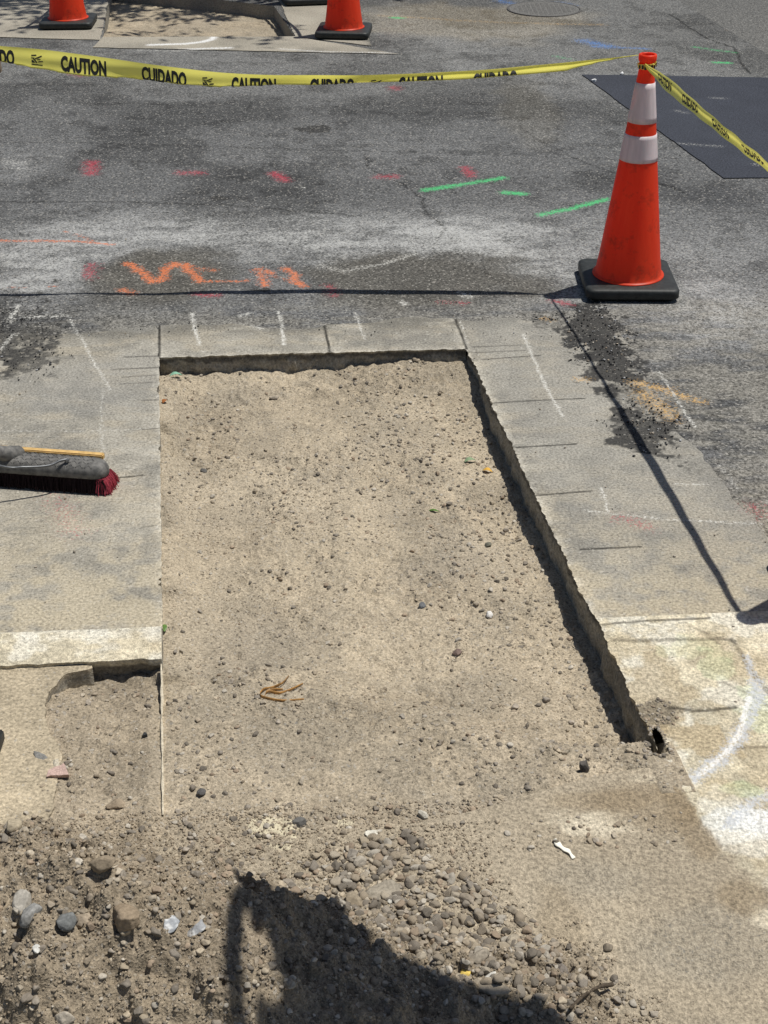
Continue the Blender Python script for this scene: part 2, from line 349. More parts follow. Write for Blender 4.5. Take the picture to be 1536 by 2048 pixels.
        du = ss(F3, .44, .70)*.42; b = b*(1-du[:, None])+du[:, None]*np.array([.37, .325, .245])
        st = ss(fbm(X, Y, 7, 5, 37, .6), .54, .70)*.5; b = b*(1-st[:, None])+st[:, None]*np.array([.15, .145, .13])
        fl = ss(vn(X*85, Y*85, 39), .93, .98)*.6; b = b*(1-fl[:, None])+fl[:, None]*np.array([.50, .48, .43])
        fl = ss(vn(X*70, Y*70, 40), .955, .985)*.7; b = b*(1-fl[:, None])+fl[:, None]*np.array([.05, .048, .045])
        w = ss(V, -.7, -1.75)*(.15+.85*ss(F2, .3, .6))*.8; b = b*(1-w[:, None])+w[:, None]*np.array([.40, .345, .245])
        w = ss(U, -.5, -1.0)*ss(V, -.2, -.9)*.5; b = b*(1-w[:, None])+w[:, None]*np.array([.42, .36, .25])
        e = ss(V, .11, .26)*.75*ss(fbm(X, Y*2, 9, 4, 81), .25, .55); b = b*(1-e[:, None])+e[:, None]*np.array([.135, .128, .110])
        e = ss(U, W+.42, W+.62)*.75*ss(fbm(X, Y, 7, 4, 83), .25, .55)*ss(V, -2.0, -.9); b = b*(1-e[:, None])+e[:, None]*np.array([.16, .15, .13])
        gy = ss(U, W, W+.1)*(1-ss(V, -1.2, -1.9))*.45; b = b*(1-gy[:, None])+gy[:, None]*np.array([.245, .238, .215])*(.85+.3*Mm[:, None])
        bl = np.maximum(ell(X, Y, 255, 640, 120, 25, .4), ell(X, Y, 200, 760, 190, 70, .5, 6))*.4
        b = b*(1-bl[:, None])+bl[:, None]*np.array([.265, .258, .236])
        ed = (np.exp(-np.abs(V-.0)/.012)*((U > 0) & (U < W))+np.exp(-np.abs(U-W)/.015)+.7*np.exp(-np.abs(U)/.012))*ss(S, .3, .55)
        b = b+np.clip(ed, 0, 1)[:, None]*np.array([.17, .16, .135])
    else:
        b = np.array([.60, .535, .395])[None]*(.66+.6*Mm[:, None])*(.72+.56*S[:, None])
        pe = ss(fbm(X, Y, 11, 5, 91, .6), .47, .60)*.8; b = b*(1-pe[:, None])+pe[:, None]*np.array([.70, .66, .55])
        br = ss(fbm(X, Y, 4.5, 5, 95, .6), .46, .74)*.6; b = b*(1-br[:, None])+br[:, None]*np.array([.44, .355, .225])*(.75+.5*S[:, None])
        if surf == 'corner':
            for cx, cy, rx, ry, c, a in ((1310, 1370, 75, 90, (.44, .365, .245), .8), (1250, 1300, 45, 40, (.5, .42, .28), .5), (1390, 1300, 80, 30, (.55, .58, .34), .55), (1420, 1330, 45, 30, (.46, .6, .34), .5), (1530, 1430, 55, 60, (.46, .6, .34), .55),
                    (1480, 1580, 60, 22, (.45, .62, .32), .6), (1455, 1645, 85, 42, (.74, .735, .68), .75), (1525, 1640, 70, 40, (.78, .78, .75), .85), (1500, 1690, 70, 30, (.74, .70, .60), .7),
                    (1400, 1480, 80, 45, (.41, .325, .20), .75), (1440, 1580, 50, 40, (.55, .45, .28), .4)):
                m = ss(ell(X, Y, cx, cy, rx, ry, .7, 16)*1.1+(S-.5)*.9, .3, .8)*a*(.45 if c[1] > c[0]*1.03 else .95); b = b*(1-m[:, None])+m[:, None]*np.array(c)
            # fine brown dirt over the walk in the foreground
            P = np.array([at(*q)[:2] for q in ((1240, 1420), (1345, 1535), (1385, 1610), (1440, 1690), (1500, 1760), (1700, 1830))])
            yl = np.interp(X, P[:, 0], P[:, 1])
            d = (yl-Y)+(fbm(X, Y, 9, 4, 97)-.5)*.16
            d = d+(S-.5)*.10; m = ss(d, -.05, .07)*.97; d_s = d
            dc = np.array([.365, .308, .225])[None]*(.80+.4*fbm(X, Y, 5, 4, 99)[:, None])
            gq = np.maximum(ell(X, Y, 1400, 1900, 190, 95, .5, 6), np.maximum(.8*ell(X, Y, 1190, 1760, 130, 55, .5, 6), .7*ell(X, Y, 1540, 1850, 60, 60, .4)))
            dc = dc*(1-.35*gq[:, None])+.35*gq[:, None]*np.array([.29, .265, .215])
            for cx, cy, rx, ry, a in ((1200, 1650, 95, 26, .8), (1290, 1560, 60, 12, .35), (1525, 1830, 25, 30, .8), (1345, 1515, 30, 40, .4)):
                q = ell(X, Y, cx, cy, rx, ry, .6, 30)*a; dc = dc*(1-q[:, None])+q[:, None]*np.array([.62, .55, .42])
            q = ell(X, Y, 1290, 1610, 120, 60, .4, 6)*.5; dc = dc*(1-q[:, None])+q[:, None]*np.array([.225, .17, .105])
            b = b*(1-m[:, None])+m[:, None]*dc
        if surf == 'corner':
            m = ell(X, Y, 1318, 1428, 60, 26, .6, 20)*.85; b = b*(1-m[:, None])+m[:, None]*np.array([.20, .17, .125])
            for cx, cy, rx, ry, a in ((1400, 1660, 40, 70, .5), (1360, 1600, 50, 40, .45), (1230, 1600, 150, 22, .4), (1480, 1790, 60, 40, .5), (1120, 1900, 60, 120, .3)):
                m = ell(X, Y, cx, cy, rx, ry, .6, 8)*a*(d_s > 0); b = b*(1-m[:, None])+m[:, None]*np.array([.25, .19, .115])
        if surf == 'slab':
            b = np.array([.385, .325, .23])[None]*(.75+.5*fbm(X, Y, 14, 4, 43, .6)[:, None])*(.8+.4*Mm[:, None])
    p = np.zeros((n, 4)); p[:, :3] = WHITE
    if surf == 'road': p[:, :3] = (.46, .46, .44); p[:, 3] = np.clip(gdust*.66, 0, .62)
    if surf in ('road', 'concrete'):
        for cx, cy, rx, ry, a in DARKP:
            if a:
                m = ss(ell(X, Y, cx, cy, rx*1.1, ry*1.1, .75, 18)*a+(fbm(X, Y, 75, 2, 47)-.5)*.9, .25, .7)*(ell(X, Y, cx, cy, rx*1.3, ry*1.3, .5, 18) > .04)*min(1, a*1.05); b = b*(1-m[:, None])+m[:, None]*np.array([.040, .039, .037])
        wob = (fbm(X, Y, 25, 3, 7)-.5)*.03
        for q, w, a in (CRACKS if surf == 'road' else SAW):
            m = stroke(X+(wob if surf == 'road' else wob*.12), Y+(wob if surf == 'road' else 0), q, w*(.85 if surf == 'road' else 1.5), .6)*a*(.85 if surf == 'road' else 1)
            b = b*(1-.85*m[:, None])
        for c, q, w, a in MARKS:
            if a == 0: continue
            kj = .3 if c is WHITE else 1; m = stroke(X+(S-.5)*.03*kj, Y+(Mm-.5)*.05*kj, q, w*(1.0 if c is WHITE else 1.35), 1.0)*a*(.80 if c is WHITE else .88)
            t = m > p[:, 3]; p[t, :3] = c; p[t, 3] = m[t]
    if surf == 'corner':
        for q, w, a in (([(1205, 1250), (1300, 1243), (1420, 1237)], .004, .8), ([(1225, 1282), (1330, 1281), (1440, 1279), (1468, 1284)], .006, .6), ([(1462, 1280), (1478, 1300), (1500, 1340), (1536, 1390)], .005, .55),
                ([(1340, 1418), (1390, 1424), (1430, 1421), (1470, 1416)], .005, .85), ([(1460, 1497), (1560, 1495)], .005, .5), ([(1250, 1265), (1300, 1290)], .003, .4), ([(1380, 1250), (1440, 1290)], .003, .4), ([(1290, 1250), (1330, 1275)], .003, .3), ([(1440, 1365), (1500, 1390), (1560, 1430)], .004, .4)):
            m = stroke(X+(S-.5)*.012, Y+(S-.5)*.01, q, w*1.6, .5)*a; b = b*(1-.8*m[:, None])
        p[:, :3] = (.55, .57, .60)
        for q, w, a in (([(1500, 1310), (1508, 1345), (1516, 1370)], .022, .62), ([(1516, 1365), (1508, 1400), (1490, 1450), (1470, 1490), (1440, 1525), (1390, 1555)], .034, .74), ([(1536, 1590), (1480, 1620), (1450, 1650)], .03, .6)):
            m = stroke(X+(Mm-.5)*.03, Y+(S-.5)*.02, q, w, .7)*a; p[:, 3] = np.maximum(p[:, 3], m)
        gq_ = np.maximum(ell(X, Y, 1400, 1900, 190, 95, .5, 6), np.maximum(.8*ell(X, Y, 1190, 1760, 130, 55, .5, 6), .7*ell(X, Y, 1540, 1850, 60, 60, .4)))*.20
        t = gq_ > p[:, 3]; p[t, :3] = (.175, .175, .165); p[t, 3] = gq_[t]
        wl = stroke(X+(S-.5)*.012, Y+(S-.5)*.01, [(1500, 1395), (1478, 1470), (1450, 1510), (1400, 1550)], .014, .6)*.8
        t = wl > p[:, 3]; p[t, :3] = (.85, .85, .84); p[t, 3] = wl[t]
    if surf == 'curb':
        for q, w, a in (([(-200, 1274), (0, 1271), (200, 1266), (318, 1268)], .007, .5), ([(285, 1255), (290, 1275)], .003, .5), ([(60, 1290), (160, 1305), (240, 1320)], .003, .35)):
            m = stroke(X+(S-.5)*.02, Y+(S-.5)*.012, q, w*1.6, .6)*a; b = b*(1-.6*m[:, None])+.6*m[:, None]*np.array([.2, .2, .18])
        m = ss(V, -1.79+0*V, -1.76)*ss(S, .3, .6)*.5; b = b*(1-m[:, None])+m[:, None]*np.array([.70, .67, .58])
    if Z is not None and surf in ('concrete', 'corner', 'curb', 'slab'):      # broken faces: brown-grey concrete under a dark crust
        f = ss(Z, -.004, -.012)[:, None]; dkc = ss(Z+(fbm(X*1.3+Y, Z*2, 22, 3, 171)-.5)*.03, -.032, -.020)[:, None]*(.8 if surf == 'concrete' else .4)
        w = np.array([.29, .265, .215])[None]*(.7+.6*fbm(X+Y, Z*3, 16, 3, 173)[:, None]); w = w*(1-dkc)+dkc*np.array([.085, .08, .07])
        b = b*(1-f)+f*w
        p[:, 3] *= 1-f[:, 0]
    return np.clip(b, .01, .9), np.clip(p, 0, 1)
def paint_mesh(me, surf):
    V = np.empty(len(me.vertices)*3, np.float32); me.vertices.foreach_get('co', V); V = V.reshape(-1, 3).astype(float)
    b, p = ground_paint(V[:, 0], V[:, 1], surf, V[:, 2]); setcol(me, 'base', b); setcol(me, 'paint', p)

# ------------------------------------------------------------------ the setting: road and concrete
def span(a, b, d): return np.linspace(a, b, max(2, int(round(abs(b-a)/d))+1))
# road: fine sheet in view, coarse sheets out to the horizon
g = Grid()
vs = [.05]
while vs[-1] < 8.2: vs.append(vs[-1]+.0075*((4.7+vs[-1])/5.0)**1.7)
vs = np.array(vs); us = span(-2.6, 4.0, .0085)
Ug, Vg = np.meshgrid(us, vs); Xg, Yg = uvw(Ug, Vg)
# opening in the road for the far trench, filled by far_pavement below
FQ = np.array([at(*q)[:2] for q in ((-160, 78), (790, 84), (720, -10), (-140, -40))])
def inpoly(x, y, P):
    c = np.zeros(x.shape, bool); j = len(P)-1
    for i in range(len(P)):
        xi, yi = P[i]; xj, yj = P[j]
        c ^= ((yi > y) != (yj > y)) & (x < (xj-xi)*(y-yi)/(yj-yi+1e-12)+xi); j = i
    return c
FH = [at(*q)[:2] for q in ((205, 74), (590, 73), (548, 12), (222, -26))]           # the far excavation
xc = (Xg[:-1, :-1]+Xg[1:, 1:])/2; yc = (Yg[:-1, :-1]+Yg[1:, 1:])/2
g.add(Xg, Yg, 0*Xg-.004, ~inpoly(xc, yc, FH))
us = span(W+.30, 3.0, .0065); vs2 = span(-1.98, .05, .0065)
Ug, Vg = np.meshgrid(us, vs2); Xg, Yg = uvw(Ug, Vg); g.add(Xg, Yg, 0*Xg-.004)
for u0, u1, v0, v1 in ((-300, 300, vs[-1], 500), (4.0, 300, -1.98, vs[-1]), (-300, -2.6, .05, vs[-1]), (3.0, 4.0, -1.98, .05)):
    Ug, Vg = np.meshgrid(span(u0, u1, 50), span(v0, v1, 50)); Xg, Yg = uvw(Ug, Vg); g.add(Xg, Yg, 0*Xg-.004)
me = g.mesh('road'); paint_mesh(me, 'road'); obj('road', me, None, M_ASPH, 'structure')

# dark patch of new asphalt
P4 = [at(*q)[:2] for q in ((1448, 356), (1900, 352), (1900, 161), (1163, 149))]
def quad_grid(P, n, m, z, jit=0.0, seed=0):
    s, t = np.meshgrid(np.linspace(0, 1, n), np.linspace(0, 1, m))
    P = np.array(P)
    X = (P[0][0]*(1-s)+P[1][0]*s)*(1-t)+(P[3][0]*(1-s)+P[2][0]*s)*t
    Y = (P[0][1]*(1-s)+P[1][1]*s)*(1-t)+(P[3][1]*(1-s)+P[2][1]*s)*t
    if jit:
        X = X+(fbm(X, Y, 8, 3, seed)-.5)*jit*2; Y = Y+(fbm(X+5, Y, 8, 3, seed+5)-.5)*jit*2
    return X, Y, 0*X+z
g = Grid(); g.add(*quad_grid(P4, 260, 220, .001, .007)); me = g.mesh('asphalt_patch'); paint_mesh(me, 'patch')
obj('asphalt_patch', me, None, M_PATCH, 'structure')

# concrete round the excavation; rims are ragged where the breaker bit
def rimR(v): return (fbm(v, 0*v+3, 5, 3, 101, .5)-.5)*.016+(fbm(v, 0*v, 45, 3, 103, .7)-.5)*.014
def rimF(u): return (fbm(u, 0*u+7, 6, 3, 105, .5)-.5)*.014+(fbm(u, 0*u, 50, 3, 107, .7)-.5)*.016
def rimL(v): return (fbm(v, 0*v+2, 40, 3, 109, .7)-.5)*.007-.016*ss(vn(v*14, 0*v, 110), .80, .95)*vn(v*60, 0*v, 112)
VC1 = float(uvp(200, 1262)[1]); VC0 = float(uvp(200, 1330)[1])     # white curb, far and near edge
VR = float(uvp(1340, 1231)[1])                                      # start of the pale corner
g = Grid()
top = lambda u: .27+(fbm(u, 0*u, 4, 4, 111)-.5)*.14
def block(us, vs, fu=None, fv=None, keep=None):
    Ug, Vg = np.meshgrid(us, vs)
    if fu is not None: Ug = fu(Ug, Vg)
    if fv is not None: Vg = fv(Ug, Vg)
    Xg, Yg = uvw(Ug, Vg); return Ug, Vg, Xg, Yg
# left slab
Ug, Vg, Xg, Yg = block(span(-2.4, 0, .0062), np.linspace(0, 1, 330), None, lambda U, T: VC1*(1-T)+T*top(U))
Ug = Ug+rimL(Vg)*ss(Ug, -.03, 0); Xg, Yg = uvw(Ug, Vg); g.add(Xg, Yg, 0*Xg)
# far strip
Ug, Vg, Xg, Yg = block(span(0, W, .005), np.linspace(0, 1, 50), None, lambda U, T: T*top(U)+(1-T)*(rimF(U)))
g.add(Xg, Yg, 0*Xg)
# right strip
ro = lambda v: W+.58+(fbm(v, 0*v+9, 3, 4, 113)-.5)*.16
vs3 = span(VR, 0, .005)
S_, Vg = np.meshgrid(np.linspace(0, 1, 125), vs3); Ug = (W+rimR(Vg))*(1-S_)+S_*ro(Vg); Xg, Yg = uvw(Ug, Vg); g.add(Xg, Yg, 0*Xg)
Ug, Vg, Xg, Yg = block(span(W, W+.6, .005), np.linspace(0, 1, 50), None, lambda U, T: T*top(U)); g.add(Xg, Yg, 0*Xg)
# broken side faces of the concrete
def wall(gr, us, vs, nu, nv, depth, rough, seed, n=26):
    T, I = np.meshgrid(np.linspace(0, 1, n), np.arange(len(us)), indexing='ij')
    U = np.array(us)[I]; V = np.array(vs)[I]; a = U*1.0+V*1.3
    w = ((fbm(a, T*depth, 14, 4, seed, .6)-.62)*rough+(.35*rough)*ss(T, .0, .35)*ss(fbm(a, T*0, 6, 3, seed+4), .3, .7)-.004)*ss(T, 0, .06)
    w = np.minimum(w, .004)
    U = U-nu*w*-1*-1+0*U; V = V-nv*w*-1*-1
    U = np.array(us)[I]+nu*w; V = np.array(vs)[I]+nv*w
    X, Y = uvw(U, V); gr.add(X, Y, -T*depth)
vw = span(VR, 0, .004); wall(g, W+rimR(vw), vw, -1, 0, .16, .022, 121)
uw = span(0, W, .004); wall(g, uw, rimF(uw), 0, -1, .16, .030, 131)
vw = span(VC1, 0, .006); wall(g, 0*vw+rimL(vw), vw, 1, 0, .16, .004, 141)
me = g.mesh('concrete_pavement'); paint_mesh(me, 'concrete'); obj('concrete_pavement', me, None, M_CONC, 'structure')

# white curb on the left, its near face dropped to the dug-out soil
g = Grid()
kz = .012
Ug, Vg, Xg, Yg = block(span(-2.4, -.002, .006), span(VC0, VC1, .005))
Vg = Vg+(fbm(Ug, 0*Ug, 9, 4, 151)-.5)*.016*ss(Vg, VC1, VC0)+(vn(Ug*40, 0*Ug, 153)-.5)*.006
Xg, Yg = uvw(Ug, Vg); Z = kz*ss(Vg, VC1+.01, VC1-.01)+.004*(fbm(Xg, Yg, 14, 3, 155)-.5); g.add(Xg, Yg, Z)
T, _ = np.meshgrid(np.linspace(0, 1, 16), Ug[0], indexing='ij')
Ue, Ve = Ug[0][None]+0*T, Vg[0][None]+0*T
X, Y = uvw(Ue, Ve+.018*ss(T, .0, .5)+(fbm(Ue, T, 20, 3, 157)-.5)*.008*ss(T, 0, .1)); g.add(X, Y, Z[0][None]-T*.12)
T, _ = np.meshgrid(np.linspace(0, 1, 8), Vg[:, -1], indexing='ij')
X, Y = uvw(Ug[:, -1][None]+0*T, Vg[:, -1][None]+0*T); g.add(X, Y, Z[:, -1][None]-T*.12)
me = g.mesh('curb'); paint_mesh(me, 'curb'); obj('curb', me, None, M_CURB, 'structure')

# walk below the curb on the left, its right edge broken along the arc where soil was dug out
ARC = [(190, 1338), (140, 1348), (108, 1378), (95, 1410), (101, 1455), (116, 1500), (110, 1560), (100, 1640)]
au, av = zip(*[uvp(*q) for q in ARC]); au = np.array(au); av = np.array(av); o_ = np.argsort(av)
g = Grid(); T, Vg = np.meshgrid(np.linspace(0, 1, 200), span(-3.4, VC0-.0015, .006))
ue = np.interp(Vg, av[o_], au[o_])+(fbm(Vg, 0*Vg, 16, 4, 161)-.5)*.03
Ug = -2.4*(1-T)+T*ue; Xg, Yg = uvw(Ug, Vg); g.add(Xg, Yg, 0*Xg+.002)
Ub = np.repeat(Ug[:, -1:].T, 6, 0); Vb = np.repeat(Vg[:, -1:].T, 6, 0); X, Y = uvw(Ub, Vb); g.add(X, Y, .002-np.linspace(0, .1, 6)[:, None]+0*X)
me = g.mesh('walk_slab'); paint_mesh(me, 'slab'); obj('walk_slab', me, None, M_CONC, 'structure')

# pale corner and dusty walk on the right and in front
HOLE = [at(q[0]+4, q[1])[:2] for q in ((1302, 1455), (1313, 1462), (1322, 1475), (1326, 1490), (1338, 1508), (1318, 1513), (1298, 1509), (1293, 1488), (1297, 1470))]
g = Grid(); VE = float(uvp(1285, 1447)[1])
Vg, S_ = np.meshgrid(span(-3.9, VR, .005), np.linspace(0, 1, 260), indexing='ij')
Ug = (W+rimR(Vg)*ss(Vg, VE-.14, VE-.10))*(1-S_)+S_*2.3; Xg, Yg = uvw(Ug, Vg)
xc = (Xg[:-1, :-1]+Xg[1:, 1:])/2; yc = (Yg[:-1, :-1]+Yg[1:, 1:])/2
rel = lambda x, y: .011*(fbm(x, y, 62, 3, 191)-.5)*np.maximum(ell(x, y, 1400, 1880, 230, 130, .5, 6), np.maximum(ell(x, y, 1200, 1770, 160, 80, .5, 6), .35*ss(y, 2.35, 2.2)))
g.add(Xg, Yg, .002+rel(Xg, Yg), ~inpoly(xc, yc, HOLE))
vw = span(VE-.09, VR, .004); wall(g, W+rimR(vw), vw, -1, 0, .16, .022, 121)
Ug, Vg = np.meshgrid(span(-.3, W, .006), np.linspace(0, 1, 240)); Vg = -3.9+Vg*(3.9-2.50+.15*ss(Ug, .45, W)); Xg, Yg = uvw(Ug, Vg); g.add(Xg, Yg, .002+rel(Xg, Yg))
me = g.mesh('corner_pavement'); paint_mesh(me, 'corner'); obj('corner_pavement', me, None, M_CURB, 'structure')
for nm, (u0, u1, v0, v1) in (('outer_walk', (2.3, 60, -60, VR)),):
    Ug, Vg = np.meshgrid(span(u0, u1, 10), span(v0, v1, 10)); g = Grid(); Xg, Yg = uvw(Ug, Vg); g.add(Xg, Yg, 0*Xg-.004)
    for a in ((-60, -2.4, -60, .05), (-2.4, 2.3, -60, -3.95)):
        Ug, Vg = np.meshgrid(span(a[0], a[1], 10), span(a[2], a[3], 10)); Xg, Yg = uvw(Ug, Vg); g.add(Xg, Yg, 0*Xg-.004)
    me = g.mesh(nm); paint_mesh(me, 'concrete'); obj(nm, me, None, M_CONC, 'structure')

# ------------------------------------------------------------------ soil
EDGE = np.array([at(*q)[:2] for q in ((1345, 1520), (1180, 1572), (1060, 1595), (930, 1620), (960, 1700), (1010, 1790), (1080, 1870), (1160, 1960), (1230, 2070), (1260, 2200))])
def soil_side(X, Y):
    "distance to the edge where the soil thins out over the walk, positive on the soil"
    d = seg_d(X, Y, [tuple(p) for p in EDGE])
    P = [tuple(p) for p in EDGE]+[(-3, .5), (-3, 6), (EDGE[0][0]+.25, 6)]
    return np.where(inpoly(X, Y, P), d, -d)
def micro(X, Y):
    a = fbm(X, Y, 55, 3, 201, .6); b = fbm(X, Y, 18, 3, 205)
    return (a-.5)*.012+(b-.5)*.014
def bed_z(X, Y):
    U, V = toUV(X, Y)
    lo = fbm(X, Y, 3.5, 3, 211)-.5
    z = -.090+.03*lo+.026*ss(U, .6, 1.0)*ss(V, -.35, -.03)-.020*ss(U, W-.22, W-.02)*ss(V, -.3, -.6)
    z = z+.055*ss(U, .12, 0)*ss(fbm(V, 0*V, 5, 3, 217), .25, .6)*(V > -1.9)*(V < -.05)
    z = z+.022*ss(V, -.35, -.03)
    kk = ss(U, .25, 1.0); a0 = -1.62-.53*kk; near = ss(V, a0, a0-(.50-.38*kk)); z = z*(1-near)+near*(-.002-.006*kk+.02*lo)
    pit = ss(U, .0, -.04); zp = -.040+.012*lo+.034*ss(V, VC0-.02, VC0-.16)+.012*ss(U, -.10, -.01)*ss(V, VC0-.02, VC0-.1)-.03*ss(U, -.29, -.33)+.01*ss(V, -2.2, -2.5); z = z*(1-pit)+pit*zp
    # a few scuffs and tyre ruts
    z = z-.010*ell(X, Y, 600, 1420, 180, 22, .4, 6)-.008*ell(X, Y, 560, 1200, 60, 60, .4, 8)-.008*ell(X, Y, 780, 1000, 60, 190, .4, 5)+.006*ell(X, Y, 690, 960, 30, 120, .4, 5)
    lz = ss(fbm(X, Y, 3.2, 4, 225), .45, .62); z = z+lz*((fbm(X, Y, 26, 4, 227, .6)-.5)*.020+(fbm(X, Y*1.6, 9, 3, 229)-.5)*.014)+.010*np.exp(-np.abs(U-W+.03)/.03)*(V < -.3)
    d = soil_side(X, Y); nz = np.clip(-V-2.2, 0, .3)/.3
    z = z-nz*.028*ss(d, .09, -.05)-nz*.04*ss(d, 0, -.2)
    z = z+micro(X, Y)*(.45+.6*lz)
    z = z-.05*ss(U, W+.03, W+.07)
    z = np.where((U > W-.10) & (U < W+.045) & (V < -2.24) & (V > -2.44), np.maximum(z, z+ss(V, -2.24, -2.28)*ss(U, W-.10, W-.02)*(.004-z+micro(X, Y)*.6)), z)
    return np.where(inpoly(X, Y, HOLE), -.06, z)
MC = [(-.60, 1.76, .35, .46, .34), (-.28, 1.60, .13, .42, .30), (.10, 1.72, .095, .28, .23), (-.95, 1.92, .14, .35, .26), (.34, 1.80, .05, .18, .17)]
def mound_z(X, Y):
    wx = X+(fbm(X, Y, 5, 3, 231)-.5)*.16; wy = Y+(fbm(X, Y, 5, 3, 233)-.5)*.14
    z = -.055-.14*ss(wy+.05*wx-.10*ss(wx, -.45, -.1), 2.28, 2.50)
    for cx, cy, h, rx, ry in MC: z = z+h*np.exp(-((wx-cx)/rx)**2-((wy-cy)/ry)**2)
    return np.minimum(z, .5)+(fbm(X, Y, 14, 3, 235)-.5)*.05+micro(X, Y)*2.0+(fbm(X, Y, 34, 3, 237)-.5)*.034+(fbm(X, Y, 80, 2, 239)-.5)*.012
def soil_col(X, Y, dark):
    n1 = fbm(X, Y, 3, 4, 241); n2 = fbm(X, Y, 14, 4, 243); n3 = fbm(X, Y, 7, 4, 245)
    c = np.array([.352, .297, .218])[None]*(.82+.36*n1[:, None])*(.86+.28*n2[:, None])
    n4 = fbm(X, Y, 42, 3, 246, .6); c = c*(.78+.44*n4[:, None])
    d = ss(n3, .48, .62)*.5; c = c*(1-d[:, None])+d[:, None]*np.array([.27, .235, .18])
    d = ss(fbm(X+9, Y, 2.6, 5, 248, .6), .5, .62)*.5; c = c*(1-d[:, None])+d[:, None]*np.array([.305, .265, .205])
    pc = np.maximum(ell(X, Y, 660, 1010, 150, 260, .8, 5), .8*ell(X, Y, 420, 1060, 90, 260, .8, 5))*.6*(.5+.7*n2); c = c*(1-pc[:, None])+pc[:, None]*np.array([.45, .38, .277])
    l = ss(fbm(X, Y, 2.3, 4, 247), .5, .65)*.35; c = c*(1-l[:, None])+l[:, None]*np.array([.47, .40, .295])
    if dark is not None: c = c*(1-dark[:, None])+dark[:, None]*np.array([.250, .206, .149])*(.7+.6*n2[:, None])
    return c
def soil_mesh(name, X, Y, Z, dark=None, keep=None):
    g = Grid(); g.add(X, Y, Z, keep); me = g.mesh(name)
    setcol(me, 'base', soil_col(X.ravel(), Y.ravel(), dark)); p = np.zeros((X.size, 4)); p[:, :3] = CREAM
    x, y = X.ravel(), Y.ravel()
    for q in ((545, 1655, 60, 30, .8), (580, 1690, 50, 26, .75), (690, 1642, 22, 12, .6), (1040, 1640, 60, 14, .3)): p[:, 3] = np.maximum(p[:, 3], ell(x, y, *q[:4], .6, 22)*q[4])
    setcol(me, 'paint', p); return me
def nonuni(v0, v1):
    r = [v0]
    while r[-1] < v1: r.append(r[-1]+.0036+.0011*max(0, r[-1]+2.6))
    return np.array(r)
Ug, Vg = np.meshgrid(span(-.62, W+.14, .0042), nonuni(-3.3, .03)); Xg, Yg = uvw(Ug, Vg)
Z = bed_z(Xg.ravel(), Yg.ravel()).reshape(Xg.shape)
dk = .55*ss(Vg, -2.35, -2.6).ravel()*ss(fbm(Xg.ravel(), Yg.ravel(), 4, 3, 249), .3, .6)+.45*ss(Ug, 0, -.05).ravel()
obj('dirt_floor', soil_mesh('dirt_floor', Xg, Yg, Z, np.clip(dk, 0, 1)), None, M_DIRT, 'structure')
Xg, Yg = np.meshgrid(span(-1.5, .95, .0042), span(1.15, 2.75, .0042))
Z = mound_z(Xg.ravel(), Yg.ravel()).reshape(Xg.shape)
gz = np.maximum(bed_z(Xg.ravel(), Yg.ravel()).reshape(Xg.shape), -.012)
zc = (Z > gz-.03); kp = zc[:-1, :-1] | zc[1:, 1:] | zc[:-1, 1:] | zc[1:, :-1]
me = soil_mesh('dirt_mound', Xg, Yg, Z, np.clip(ss(Z-gz, -.01, .05).ravel()*.95, 0, 1), kp)
bm = bmesh.new(); bm.from_mesh(me); bmesh.ops.delete(bm, geom=[v for v in bm.verts if not v.link_faces], context='VERTS'); bm.to_mesh(me); bm.free()
tag(obj('dirt_mound', me, None, M_DIRT), 'heap of loose brown dirt and gravel at the lower left', 'dirt heap')
def top_z(X, Y):
    U, V = toUV(X, Y)
    z = np.maximum(bed_z(X, Y), mound_z(X, Y))
    flat = ((U > W) & ~inpoly(X, Y, HOLE)) | (V > 0) | ((U < 0) & (V > VC0)) | (V < -2.5)
    return np.where(flat, np.maximum(z, .002), z)

# ------------------------------------------------------------------ stones
def ico(sub):
    bm = bmesh.new(); bmesh.ops.create_icosphere(bm, subdivisions=sub, radius=1.0)
    V = np.array([v.co[:] for v in bm.verts]); Fc = np.array([[v.index for v in f.verts] for f in bm.faces]); bm.free(); return V, Fc
ICO = {k: ico(k) for k in (1, 2, 3, 4)}
def stone_shape(k, seed, ang=.72):
    V, Fc = ICO[k]; r = np.random.default_rng(seed)
    P = V.copy()
    for _ in range(13):                            # clip by random planes: worn facets
        n = r.normal(size=3); n /= np.linalg.norm(n); d = r.uniform(.50, .92)
        e = P@n-d; P = P-np.where(e > 0, e*min(1, ang*1.4), 0)[:, None]*n
    q = fbm(V[:, 0]*1.3+seed, V[:, 1]*1.3+V[:, 2]*.9, 1.6, 3, seed % 97)
    q2 = fbm(V[:, 0]*2.2+V[:, 2]*1.7+seed, V[:, 1]*2.2-V[:, 2]*1.3, 2.2, 3, seed % 89)
    return P*(.86+.14*q[:, None]+.16*q2[:, None]), Fc
SH = {k: [stone_shape(k, 10*k+i) for i in range(14)] for k in (1, 2, 3)}
def rots(n):
    q = rng.normal(size=(n, 4)); q /= np.linalg.norm(q, axis=1)[:, None]; w, x, y, z = q.T
    return np.stack([np.stack([1-2*(y*y+z*z), 2*(x*y-z*w), 2*(x*z+y*w)], -1), np.stack([2*(x*y+z*w), 1-2*(x*x+z*z), 2*(y*z-x*w)], -1), np.stack([2*(x*z-y*w), 2*(y*z+x*w), 1-2*(x*x+y*y)], -1)], 1)
PAL = .42*np.array([(.28, .232, .170)])+.58*np.array([(.30, .25, .185), (.40, .34, .25), (.24, .205, .16), (.20, .185, .165), (.42, .37, .29), (.12, .11, .10), (.30, .27, .23), (.47, .44, .38), (.08, .078, .075), (.28, .21, .15)])
